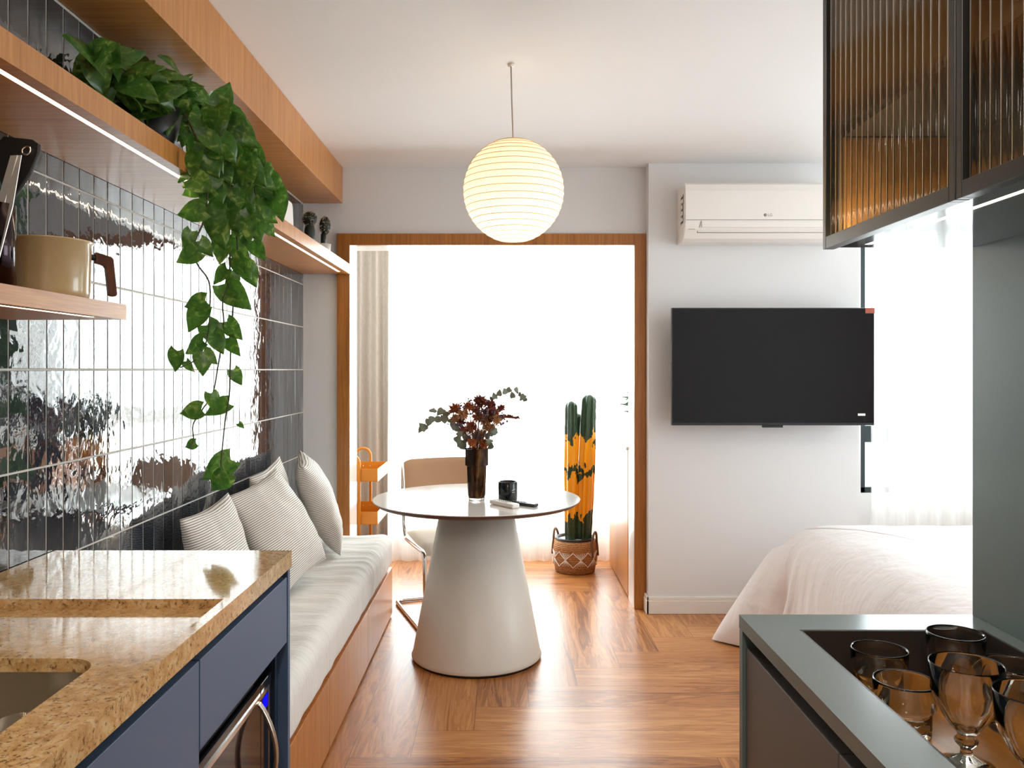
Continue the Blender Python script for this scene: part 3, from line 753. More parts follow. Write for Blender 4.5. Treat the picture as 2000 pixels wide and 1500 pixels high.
# ---------------------------------------------------------------- bench, cushion, pillows
def bench():
    r = thing('bench', 'low oak storage bench along the tiled wall under the striped seat cushion', 'bench', (-.88, 3.29, 0))
    y0, y1 = 2.079, 4.52
    MB().box(XL + .004, -.645, y0, y1, .0, .292).build('carcass', M['oak_panel'], r)
    MB().box(-.645, -.62, y0, 2.9, .012, .268).build('front_panel', M['oak_panel'], r, bevel=.001)
    MB().box(-.645, -.62, 2.903, 3.72, .012, .268).build('front_panel', M['oak_panel'], r, bevel=.001)
    MB().box(-.645, -.62, 3.723, y1, .012, .268).build('front_panel', M['oak_panel'], r, bevel=.001)
bench()
def cushion_mesh(x0, x1, y0, y1, z0, z1, R):
    """long boxed seat cushion: rounded section swept along y, puckered on top"""
    sec = []
    W, H = x1 - x0, z1 - z0
    rs = 7
    def corner(cx_, cz_, a0): return [(cx_ + R * math.cos(a0 + PI / 2 * k / rs), cz_ + R * math.sin(a0 + PI / 2 * k / rs)) for k in range(rs + 1)]
    r2 = .02
    sec += [(x0 + .02 + (W - .04 - R) * k / 10, z0) for k in range(10)]
    sec += [(x1 - r2 + r2 * math.sin(PI / 2 * k / 3), z0 + r2 - r2 * math.cos(PI / 2 * k / 3)) for k in range(4)]
    sec += [(x1, z0 + r2 + (H - r2 - R) * k / 4) for k in range(1, 4)]
    sec += corner(x1 - R, z1 - R, 0)
    sec += [(x1 - R - (W - R - .02) * k / 16, z1) for k in range(1, 16)]
    sec += [(x0 + .01, z1 - .005), (x0, z1 - .03), (x0, z0 + .03), (x0 + .006, z0 + .004)]
    m = len(sec); NY = 300
    per = [0]
    for i in range(m): a, b = sec[i], sec[(i + 1) % m]; per.append(per[-1] + math.hypot(a[0] - b[0], a[1] - b[1]))
    vs_, uvs, fs = [], [], []
    rng = random.Random(4)
    for j in range(NY + 1):
        t_ = j / NY; y = y0 + (y1 - y0) * t_
        e = min(1, min(t_, 1 - t_) * (y1 - y0) / .07); e = math.sqrt(max(0.0, 1 - (1 - e) ** 2))
        for i, (x, z) in enumerate(sec):
            topness = max(0, min(1, (z - z0) / H * 2 - .9)); fx = (x - x0) / W
            pk = mnoise.noise(Vector((fx * 1.6 + .35 * y, y * 15, 3))) * .012 * topness * (.35 + .65 * math.sin(PI * min(1, max(0, fx))) ** .4)
            pk += mnoise.noise(Vector((x * 3, y * 2.2, 9))) * .008 * topness
            sag = -.006 * topness * math.sin(PI * fx)
            xx = x0 + (x - x0) * (1 if x < x1 - R else (.94 + .06 * e)); zz = z0 + (z - z0) * (.8 + .2 * e) + (pk + sag) * e
            xx += (mnoise.noise(Vector((1.5, y * 9, z * 4))) * .005) * (1 if fx > .9 else 0)
            vs_.append((xx, y, max(zz, z0))); uvs.append((per[i], y))
    for j in range(NY):
        for i in range(m):
            q = (i + 1) % m; fs.append((j * m + i, j * m + q, (j + 1) * m + q, (j + 1) * m + i))
    mb = MB().add(vs_, fs, True, uvs)
    mb.f.append(tuple(range(m))); mb.sm.append(False); mb.uv[len(mb.f) - 1] = [uvs[i] for i in range(m)]
    mb.f.append(tuple(NY * m + i for i in reversed(range(m)))); mb.sm.append(False); mb.uv[len(mb.f) - 1] = [uvs[NY * m + i] for i in reversed(range(m))]
    return mb
tag(cushion_mesh(XL + .006, -.612, 2.085, 4.515, .2925, .463, .06).build('seat_cushion', M['stripe_soft'], uvname='cloth'), 'long pale striped seat cushion lying on the oak bench', 'cushion')

def pillow(label, c, size, thick, tilt, yaw, roll, seed):
    """c: middle of the pillow; the face looks towards +x and leans back by tilt"""
    rng = random.Random(seed); mb = MB(); hs = size / 2; n_ = 28
    mt = Matrix.Translation(c) @ Matrix.Rotation(yaw, 4, 'Z') @ Matrix.Rotation(-tilt, 4, 'Y') @ Matrix.Rotation(roll, 4, 'X')
    def fn(sgn):
        def g_(u, v):
            a, b = u * 2 - 1, v * 2 - 1
            e = max(0, (1 - abs(a) ** 2.6)) ** .55 * max(0, (1 - abs(b) ** 2.6)) ** .55
            px = a * hs * (1 - .075 * (1 - b * b) ** 1.2 * abs(a) ** 3); pz = b * hs * (1 - .075 * (1 - a * a) ** 1.2 * abs(b) ** 3)
            w_ = mnoise.noise(Vector((a * 1.7 + seed, b * 1.7, seed))) * .014 * e + mnoise.noise(Vector((a * 5, b * 5 + seed, 2.0))) * .006 * e
            return mt @ Vector((sgn * (thick / 2 * e) + w_, px, pz))
        return g_
    uvf = lambda u, v: (u * size, v * size)
    mb.grid(fn(1), n_, n_, True, uvf)
    k = len(mb.f); mb.grid(fn(-1), n_, n_, True, uvf)
    for i in range(k, len(mb.f)):
        mb.f[i] = tuple(reversed(mb.f[i])); mb.uv[i] = list(reversed(mb.uv[i]))
    dz = .470 - min(p[2] for p in mb.v); mb.v = [(p[0], p[1], p[2] + dz) for p in mb.v]
    o_ = mb.build('throw_pillow', M['stripe'], uvname='cloth')
    # weld the seam so that the pillow is one closed surface
    bm = bmesh.new(); bm.from_mesh(o_.data); bmesh.ops.remove_doubles(bm, verts=bm.verts[:], dist=.0004); bm.to_mesh(o_.data); bm.free()
    tag(o_, label, 'pillow', 'striped throw pillows on the bench')
R_ = math.radians
pillow('striped throw pillow nearest the granite worktop, leaning on the tiles', (-1.005, 2.90, .672), .41, .13, R_(14), R_(-4), R_(4), 1)
pillow('biggest striped throw pillow, leaning forward of two others with its peak up', (-.925, 3.35, .695), .455, .16, R_(27), R_(-14), R_(9), 2)
pillow('striped throw pillow half hidden behind the biggest pillow, against the tiles', (-1.04, 3.70, .685), .44, .11, R_(9), R_(-2), R_(6), 3)
pillow('striped throw pillow farthest along the bench, turned edge-on', (-.925, 4.08, .70), .475, .15, R_(22), R_(14), R_(4), 4)

# ---------------------------------------------------------------- table and what stands on it
TC = Vector((-.1315, 3.89, 0)); TZ = .75
def table():
    r = thing('round_table', 'round white pedestal table with a brown edge and flared cone base', 'table', TC)
    MB().lathe(TC, [(.15, .728), (.47, .728), (.488, .742), (.489, .746), (.0, .746)], 128).build('table_edge', M['edge_brown'], r, label='thin brown bevelled edge under the white top')
    MB().lathe(TC, [(.489, .7462), (.490, .7475), (.489, .75), (0, .75)], 128, smooth=False).build('tabletop', M['white_gloss'], r)
    MB().lathe(TC, [(.305, .012), (.308, .016), (.302, .03), (.168, .727), (.0, .727)], 96).build('pedestal', M['cream_satin'], r)
    MB().lathe(TC, [(.297, 0), (.299, .0115), (0, .0115)], 96).build('foot_ring', M['dark'], r)
table()
VC = Vector((-.130, 3.84, TZ))
def vase():
    r = thing('vase', 'smoked brown glass vase with a wide collar, holding dried flowers', 'vase', VC)
    MB().lathe(VC, [(.038, .012), (.041, .02), (.046, .155), (.047, .16), (.054, .161), (.0545, .24), (.0515, .24), (.0505, .165), (.043, .155), (.038, .022), (0, .02)], 20, smooth=False).build('body', M['smoked'], r)
    MB().lathe(VC, [(.037, .0005), (.039, .004), (.039, .0115), (0, .0115)], 40).build('foot', M['glass_solid'], r, label='clear glass foot')
vase()
def bouquet():
    r = thing('dried_bouquet', 'dried bouquet of rust flowers and eucalyptus standing in the brown vase', 'bouquet', VC + Vector((0, 0, .03)))
    rng = random.Random(5); Y = VC.y; mouth = VC + Vector((0, 0, .235)); st = MB()
    def stem(p, r_=.0016):
        p = Vector(p); f = VC + Vector((rng.uniform(-.02, .02), rng.uniform(-.02, .02), .04))
        mo = mouth + Vector(((p.x - mouth.x) * .25, (p.y - mouth.y) * .25, .0))
        mo.x = max(min(mo.x, VC.x + .04), VC.x - .04); mo.y = max(min(mo.y, VC.y + .035), VC.y - .035)
        mid = (mo + p) / 2 + Vector((0, 0, .02)); st.tube([f, mo, mid, p], r_, 5)
    heads = [(888, 800, .026, 'rust'), (905, 810, .024, 'tan_flower'), (938, 785, .028, 'maroon'), (958, 790, .02, 'maroon'), (980, 797, .015, 'maroon'), (962, 808, .03, 'rust'), (915, 795, .02, 'rust'),
             (948, 820, .026, 'tan_flower'), (935, 815, .026, 'rust'), (900, 825, .022, 'maroon'), (920, 835, .026, 'rust'), (955, 835, .024, 'tan_flower'), (935, 852, .03, 'tan_flower'), (912, 858, .018, 'maroon'), (888, 818, .02, 'tan_flower'),
             (970, 820, .02, 'tan_flower'), (922, 866, .02, 'rust'), (944, 868, .022, 'rust'), (928, 800, .02, 'rust'), (905, 842, .02, 'rust'), (950, 806, .018, 'maroon')]
    for x, y, R, m_ in heads:
        p = at(x, y, Y + rng.uniform(-.06, .05)); stem(p); b = MB()
        b.ball(p, R * .55, 10, 7)
        for i in range(80):
            d = Vector((rng.gauss(0, 1), rng.gauss(0, 1), rng.gauss(.35, .9))).normalized()
            b.leaf(p + d * R * .3, d, Vector((rng.gauss(0, 1), rng.gauss(0, 1), rng.gauss(0, 1))), R * rng.uniform(.7, 1.15), R * .25, .2, .2, 0)
        b.build('flower_head', M[m_], r)
    # spike of amaranth leaning right
    p0, p1 = at(955, 822, Y), at(1014, 816, Y - .02); b = MB(); stem(p0)
    for i in range(90):
        t_ = rng.random(); p = p0.lerp(p1, t_) + Vector((0, 0, .012 * math.sin(PI * t_)))
        d = Vector((rng.gauss(.5, .5), rng.gauss(0, 1), rng.gauss(0, 1))).normalized(); b.leaf(p, d, (0, 0, 1), .017 * (1 - .4 * t_), .007, 0, .2, 0)
    b.tube([p0, p0.lerp(p1, .5) + Vector((0, 0, .012)), p1], .010, 6, taper=.4); b.build('flower_spike', M['maroon'], r)
    # eucalyptus sprigs
    for path, disc in (([(925, 870), (905, 825), (880, 805), (850, 812), (828, 830)], [(846, 801, 13), (861, 803, 13), (871, 808, 12), (868, 818, 12), (857, 819, 11), (844, 819, 11), (837, 825, 12), (827, 834, 13), (822, 838, 10), (880, 822, 9), (885, 832, 12), (893, 838, 10)]),
                       ([(940, 870), (955, 815), (970, 780), (992, 762), (1010, 764), (1025, 780)], [(966, 774, 9), (975, 768, 9), (987, 765, 10), (993, 762, 9), (1001, 772, 9), (1009, 762, 9), (1015, 771, 9), (1021, 776, 10), (1024, 780, 10), (960, 780, 8)]),
                       ([(925, 876), (905, 862), (894, 856)], [(894, 858, 12), (900, 866, 14), (905, 872, 13), (908, 852, 12), (898, 848, 10)]),
                       ([(940, 876), (955, 862), (962, 850)], [(955, 864, 13), (962, 846, 11), (966, 842, 10), (952, 852, 10), (958, 872, 10)])):
        stp = MB(); stp.tube([mouth - Vector((0, 0, .15))] + [at(x, y, Y) for x, y in path], .0014, 5)
        sp = stp.build('sprig', M['drystem'], r); lv = MB()
        for x, y, l in disc:
            l = l * 1.02 * Y / FPX; d = Vector((rng.gauss(0, 1), rng.gauss(0, .4), rng.gauss(-.1, 1))).normalized(); p = at(x, y, Y + rng.uniform(-.03, .03))
            lv.leaf(p - d * l * .6, d, Vector((rng.gauss(0, .4), -1, rng.gauss(0, .4))), l * 1.5, l * .62, .1, .12, .05)
        lv.build('eucalyptus_leaves', M['euca'], sp)
    # sea lavender haze
    b = MB()
    for i in range(240):
        a, q = rng.uniform(.15, PI - .15), rng.uniform(.3, 1) ** .6
        p = at(932 + 62 * q * math.cos(a), 838 - 62 * q * math.sin(a), Y + rng.uniform(-.06, .06))
        b.ball(p, rng.uniform(.003, .0065), 5, 4)
        if i % 4 == 0: b.tube([mouth + Vector((rng.uniform(-.02, .02), rng.uniform(-.02, .02), .01)), p], .0007, 3)
    b.build('sea_lavender', M['mauve'], r)
    st.build('stems', M['drystem'], r)
bouquet()
def mug():
    c = Vector((.016, 3.80, TZ + .0005))
    r = thing('mug', 'black mug standing on the white table behind the remotes', 'mug', c)
    MB().lathe(c, [(.041, 0), (.0445, .004), (.0445, .088), (.0425, .09), (.040, .088), (.040, .008), (0, .008)], 40).build('body', plain('black_glaze', s(14, 18, 20), .15), r)
    MB().tube([c + Vector((.02 + .0, .0435 + .0 + .026 * math.sin(PI * k / 10), .02 + .055 * k / 10)) + Vector((-.01, -.006, 0)) for k in range(11)], .0055, 10).build('handle', M['black'], r)
    # the small white mark printed on the side
    mk = MB(); a0 = R_(-62)
    for i, (da, z) in enumerate([(0, .052), (.09, .056), (.18, .053), (.27, .057), (.02, .043), (.14, .045), (.25, .043)]):
        a = a0 + da; p = c + Vector((.0448 * math.cos(a), .0448 * math.sin(a), z))
        mk.obox(Matrix.Translation(p) @ Matrix.Rotation(a, 4, 'Z') @ Matrix.Rotation(.5 if i % 2 else -.4, 4, 'X'), .0006, .0042, .0016)
    mk.build('print', M['white_plastic'], r, label='small white printed mark')
mug()
def remote(label, p0, p1, w_, t_, mat, key, lift=0.0):
    p0, p1 = Vector(p0), Vector(p1); d = (p1 - p0); L = d.length; yaw = math.atan2(d.y, d.x)
    r = thing('remote_control', label, 'remote control', p0 + Vector((0, 0, 0)), 'remote controls on the table')
    mt = Matrix.Translation((p0 + p1) / 2 + Vector((0, 0, t_ / 2 + .0005 + lift))) @ Matrix.Rotation(yaw, 4, 'Z')
    MB().obox(mt, L, w_, t_).build('body', mat, r, bevel=t_ * .3, seg=3)
    kb = MB()
    for i in range(7):
        for j in range(3):
            kb.obox(mt @ Matrix.Translation((-L * .36 + L * .09 * i, (j - 1) * w_ * .27, t_ / 2 + .0005)), L * .05, w_ * .16, .0016)
    kb.build('buttons', key, r)
g1 = plain('grey_button', s(190, 188, 184), .5); g2 = plain('dark_button', s(52, 52, 54), .5)
remote('white remote control lying on the white table near its front', (-.052, 3.72, TZ), (.052, 3.585, TZ), .042, .02, M['white_plastic'], g1)
remote('black remote control lying on the white table beside the white remote', (.0, 3.735, TZ), (.142, 3.625, TZ), .036, .014, M['black'], g2)

# ---------------------------------------------------------------- cantilever chair
def chair():
    cx_, cy_ = -.265, 4.453
    r = thing('cantilever_chair', 'tan cantilever chair with chrome tube frame, tucked behind the round table', 'chair', (cx_, cy_, 0), None, R_(20), True)
    # local axes: front is -y, seat centre at the origin
    def seat(u, v, top):
        x, y = (u - .5) * .45, (v - .5) * .46
        e = max(0, 1 - abs(2 * u - 1) ** 5) ** .5 * max(0, 1 - abs(2 * v - 1) ** 5) ** .5
        z = .445 - .012 * math.cos(PI * (v - .35)) - (.03 * max(0, .25 - v) / .25 if v < .25 else 0)
        return Vector((x, y, z + (.022 if top else -.026) * e))
    b = MB().grid(lambda u, v: seat(u, v, True), 22, 22); k = len(b.f); b.grid(lambda u, v: seat(u, v, False), 22, 22)
    for i in range(k, len(b.f)): b.f[i] = tuple(reversed(b.f[i]))
    b.build('seat', M['beige_fab'], r)
    def back(u, v, sg):
        x = (u - .5) * .46; e = max(0, 1 - abs(2 * u - 1) ** 7) ** .5 * max(0, 1 - abs(2 * v - 1) ** 4) ** .5
        if abs(2 * u - 1) > .8: v = .5 + (v - .5) * (1 - 1.6 * (abs(2 * u - 1) - .8) ** 1.5)
        z = .655 + v * .195; y = .235 + .045 * (v) - .05 * (2 * u - 1) ** 2 + .03
        return Vector((x, y + sg * .014 * e, z))
    b = MB().grid(lambda u, v: back(u, v, -1), 24, 12); k = len(b.f); b.grid(lambda u, v: back(u, v, 1), 24, 12)
    for i in range(k, len(b.f)): b.f[i] = tuple(reversed(b.f[i]))
    b.build('backrest', M['suede'], r)
    hw, rt = .238, .011
    def rnd(pts, rad=.05, n_=6):
        out = [Vector(pts[0])]
        for i in range(1, len(pts) - 1):
            a, p, c = Vector(pts[i - 1]), Vector(pts[i]), Vector(pts[i + 1]); u, v = (a - p).normalized(), (c - p).normalized()
            rr = min(rad, (a - p).length * .45, (c - p).length * .45); q0, q1 = p + u * rr, p + v * rr
            for k_ in range(n_ + 1):
                t_ = k_ / n_; out.append(q0.lerp(p, t_).lerp(p.lerp(q1, t_), t_))
        return out + [Vector(pts[-1])]
    path = [(-hw, .262, .82), (-hw, .20, .47), (-hw, .16, .425), (-hw, -.25, .43), (-hw, -.275, .012), (-hw, .42, .012), (hw, .42, .012), (hw, -.275, .012), (hw, -.25, .43), (hw, .16, .425), (hw, .20, .47), (hw, .262, .82)]
    MB().tube(rnd(path), rt, 12).build('tube_frame', M['chrome'], r, label='chrome tube frame')
chair()

# ---------------------------------------------------------------- mustard trolley
def trolley():
    x0, x1, y0, y1 = -1.09, -.773, 4.99, 5.40
    r = thing('trolley', 'mustard yellow metal trolley with stacked trays, behind the left side of the opening', 'trolley', ((x0 + x1) / 2, (y0 + y1) / 2, 0))
    for z in (.675, .413, .16):
        t_ = .004; hh = .078
        b = MB().box(x0, x1, y0, y1, z, z + t_).box(x0, x1, y0, y0 + t_, z + t_, z + hh).box(x0, x1, y1 - t_, y1, z + t_, z + hh).box(x0, x0 + t_, y0 + t_, y1 - t_, z + t_, z + hh).box(x1 - t_, x1, y0 + t_, y1 - t_, z + t_, z + hh)
        tr = b.build('tray', M['orange_metal'], r, bevel=.0015)
        for xx in (-.93, -.885):
            for yy in (y1 - t_ - .001, y0 - .001): MB().ball((xx, yy, z + .05), .004, 8, 6).build('screw', M['chrome'], tr)
    for y in (y0 - .010, y1 + .010):
        pts = [(-.985, y, .05), (-.985, y, .79)] + [(-.935 - .05 * math.cos(PI * k / 10), y, .79 + .05 * math.sin(PI * k / 10)) for k in range(1, 10)] + [(-.885, y, .79), (-.885, y, .05)]
        MB().tube(pts, .0095, 10).build('leg_frame', M['orange_metal'], r)
    for x in (-.985, -.885):
        for y in (y0 - .010, y1 + .010):
            MB().lathe((x, y, .0), [(.012, 0), (.02, .006), (.02, .04), (.01, .052)], 14).build('caster', M['black'], r)
trolley()

# ---------------------------------------------------------------- cactus and basket
BC = Vector((.478, 5.53, 0))
def basket():
    r = thing('basket', 'woven basket with white zigzag stitching, round the tall cactus', 'basket', BC)
    MB().lathe(BC, [(.125, 0), (.135, .01), (.148, .10), (.146, .17), (.138, .215), (.132, .215), (.138, .16), (.128, .02), (0, .02)], 64).build('body', M['wicker'], r)
    z = MB()
    def ring(a, zz):
        rr = .1505 - abs(zz - .1) * .06; return BC + Vector((rr * math.cos(a), rr * math.sin(a), zz))
    nn = 9
    for k in range(nn):
        a0 = 2 * PI * k / nn; dA = 2 * PI / nn
        for sg in (1, -1):
            z.tube([ring(a0 + dA * q / 6, .10 + sg * .048 * (1 - abs(q / 3 - 1))) for q in range(7)], .0028, 5)
        for q in (-2, -1, 0, 1, 2):
            z.tube([ring(a0, .10), ring(a0 + q * .09, .10 + .042)], .0016, 4); z.tube([ring(a0, .10), ring(a0 + q * .09, .10 - .042)], .0016, 4)
    z.build('stitching', M['white_plastic'], r, label='white stitched zigzag band')
    for ac in (R_(152), R_(-28)):
        pol = lambda a, rr, zz: BC + Vector((rr * math.cos(a), rr * math.sin(a), zz))
        pts = [pol(ac - .3, .154, .11), pol(ac - .3, .150, .17)] + [pol(ac - .3 + .6 * k / 12, .146, .20 + .075 * math.sin(PI * k / 12) ** .6) for k in range(13)] + [pol(ac + .3, .150, .17), pol(ac + .3, .154, .11)]
        MB().tube(pts, .008, 8).build('handle', plain('brown_leather', s(116, 84, 58), .6), r)
    MB().lathe(BC, [(.118, .205), (.130, .205), (.131, .232), (.124, .232), (.120, .21)], 48, True).build('rim', M['dark_pot'], r, label='dark pot rim inside the basket')
basket()
def cactus():
    r = thing('cactus', 'tall green column cactus with yellow patches, standing in the woven basket', 'cactus', BC + Vector((0, 0, .02)))
    MB().lathe(BC, [(.11, .025), (.119, .20), (.115, .213), (.05, .22), (0, .222)], 40).build('pebbles', M['pebble'], r, label='white pebbles round the stems')
    def col(x, y, R, zt, lean, ribs, nm):
        zb = .215; b = MB(); pr = []; H = zt - zb
        for k in range(30):
            t_ = 1 - (1 - k / 29) ** 1.7; rr = R * (.86 + .14 * math.sin(PI * min(1, t_ * 1.1))) if t_ < .95 else R * math.sqrt(max(0, 1 - ((t_ - .95) / .05) ** 2)) * .89
            pr.append((max(rr, .0), zb + H * t_))
        rf = lambda a, z: 1 + .16 * min(1, (zt - z) / .05) * math.cos(ribs * a) + .02 * math.sin(z * 160 + a * 3)
        b.lathe((x, y, 0), pr, 56, rfun=rf)
        b.v = [(p[0] + lean * (p[2] - zb), p[1], p[2]) for p in b.v]
        b.build('column', M['cactus'], r)
    col(BC.x - .028, BC.y - .03, .042, 1.150, .0, 6, 0)
    col(BC.x + .058, BC.y - .012, .052, 1.195, .035, 7, 1)
    col(BC.x + .028, BC.y + .065, .036, 1.06, .0, 6, 2)
cactus()

# ---------------------------------------------------------------- balcony cabinet with a plant
def low_cab():
    r = thing('low_cabinet', 'oak low cabinet with a pale top behind the right side of the opening', 'cabinet', (.97, 5.29, 0))
    MB().box(.752, 1.198, 4.868, 5.72, 0, .88).build('carcass', M['oak_panel'], r)
    MB().box(.736, .7515, 4.87, 5.295, .01, .878).build('door', M['oak_panel'], r, bevel=.001)
    MB().box(.736, .7515, 5.297, 5.72, .01, .878).build('door', M['oak_panel'], r, bevel=.001)
    MB().box(.725, 1.198, 4.866, 5.725, .8805, .90).build('top', M['white_plastic'], r, bevel=.001)
low_cab()
def twig():
    c = Vector((.98, 5.35, .9005)); rng = random.Random(8)
    r = thing('potted_plant', 'thin-leaved plant on the low cabinet, its leaf tips showing past the opening', 'plant', c)
    MB().lathe(c, [(.06, 0), (.08, .11), (.075, .11), (.072, .095), (0, .095)], 28).build('pot', M['dark_pot'], r)
    st, lf = MB(), MB()
    for i in range(30):
        a = rng.uniform(0, 2 * PI); e = c + Vector((.12 * math.cos(a), .16 * math.sin(a), rng.uniform(.18, .36)))
        e.x = min(e.x, 1.12); st.tube([c + Vector((0, 0, .09)), c.lerp(e, .6) + Vector((0, 0, .05)), e], .002, 5)
        lf.leaf(e, (math.cos(a), math.sin(a) * .5, -.2), (0, -.3, 1), .07, .02, .3, .2, 0)
    for x, y in ((1217, 772), (1213, 786), (1221, 800)):
        p = at(x, y, 5.3); q = p + Vector((.05, .02, -.02)); st.tube([c + Vector((0, 0, .09)), q], .0015, 5); lf.leaf(q, p - q, (0, -.6, .8), .055, .012, .2, .2, 0)
    st.build('stems', M['stem'], r); lf.build('foliage', M['leaf_dark'], r)
twig()

# ---------------------------------------------------------------- curtains
def curtain(name, label, x0, x1, y, z0, z1, mat, folds, amp, seed, puddle=0.0, n=240):
    def fn(u, v):
        x = x0 + (x1 - x0) * u; z = z0 + (z1 - z0) * v
        ph = 2 * PI * folds * u + 1.2 * mnoise.noise(Vector((u * 5, seed, v * .5)))
        a = amp * (.55 + .45 * (1 - v)) * (1 + .5 * mnoise.noise(Vector((u * 9, seed + 3, 0))))
        return Vector((x + .012 * math.sin(ph * .5 + seed) * (1 - v), y + a * math.sin(ph) - puddle * max(0, .07 - v) / .07 * (.5 + .5 * math.sin(ph)), z))
    b = MB().grid(fn, n, 24)
    return tag(b.build(name, mat), label, 'curtain')
curtain('sheer_curtain', 'white sheer curtain across the balcony glazing behind the table', -.86, 1.17, 5.80, .004, 2.44, M['sheer'], 19, .022, 1)
curtain('linen_curtain', 'beige linen curtain bunched at the left of the balcony glazing', -1.18, -.80, 5.68, .004, 2.44, M['drape'], 3.6, .055, 5, .03, 160)
curtain('sheer_curtain', 'white sheer curtain at the bedroom window behind the bed', 2.102, 3.3, 4.70, .02, 2.46, M['sheer'], 12, .026, 9)

# ---------------------------------------------------------------- paper lantern
LC = Vector((.035, 3.08, 2.032)); LR = .19
def lantern():
    r = thing('pendant_lamp', 'round white paper lantern hanging lit on a thin cord before the opening', 'pendant lamp', (LC.x, LC.y, LC.z - LR))
    nr = 19; prof = []
    a0, a1 = R_(17), R_(163)
    for i in range(nr * 4 + 1):
        th = a1 + (a0 - a1) * i / (nr * 4); k = (i % 4) / 4
        q = LR * (1 - .012 * math.sin(PI * k))
        prof.append((q * math.sin(th), LR * 1.02 * math.cos(th)))
    vs_, fs = [], []; seg = 72
    for rr, z in prof:
        for k in range(seg): a = 2 * PI * k / seg; vs_.append((LC.x + rr * math.cos(a), LC.y + rr * math.sin(a), LC.z + z))
    for i in range(len(prof) - 1):
        for k in range(seg): q = (k + 1) % seg; fs.append((i * seg + k, i * seg + q, (i + 1) * seg + q, (i + 1) * seg + k))
    sh = MB().add(vs_, fs, True).build('shade', M['paper'], r)
    wr = MB()
    for i in range(0, nr + 1):
        th = a1 + (a0 - a1) * i / nr; rr = LR * math.sin(th) + .0004
        tilt = .02 * math.sin(i * 1.3)
        wr.tube([(LC.x + rr * math.cos(a), LC.y + rr * math.sin(a), LC.z + LR * 1.02 * math.cos(th) + tilt * .04 * math.cos(a + i)) for a in [2 * PI * k / 56 for k in range(56)]], .0011, 5, True)
    wr.build('ribs', M['bamboo'], sh, label='thin bamboo ribs')
    MB().tube([(LC.x, LC.y, LC.z + .05), (LC.x - .002, LC.y, LC.z + .2), (LC.x - .006, LC.y, LC.z + .33), (LC.x - .01, LC.y, ZC - .004)], .003, 8).build('cord', M['cord'], r)
    MB().lathe((LC.x - .01, LC.y, ZC - .010), [(.0, 0), (.012, .001), (.014, .009), (0, .009)], 20).build('ceiling_hook', M['trimw'], r)
    MB().ball(LC + Vector((0, 0, .0)), .03, 16, 10).build('bulb', plain('opal_bulb', s(250, 240, 220), .4, var=0), r)
    MB().tube([LC + Vector((0, 0, .028)), LC + Vector((0, 0, .075))], .015, 12).build('socket', M['trimw'], r)
    l = bpy.data.lights.new('lantern_glow', 'POINT'); l.energy = 3.2; l.color = (1.0, .80, .56); l.shadow_soft_size = .04
    lo = bpy.data.objects.new('lantern_glow', l); C.objects.link(lo); lo.location = LC + Vector((0, 0, -.075))
lantern()

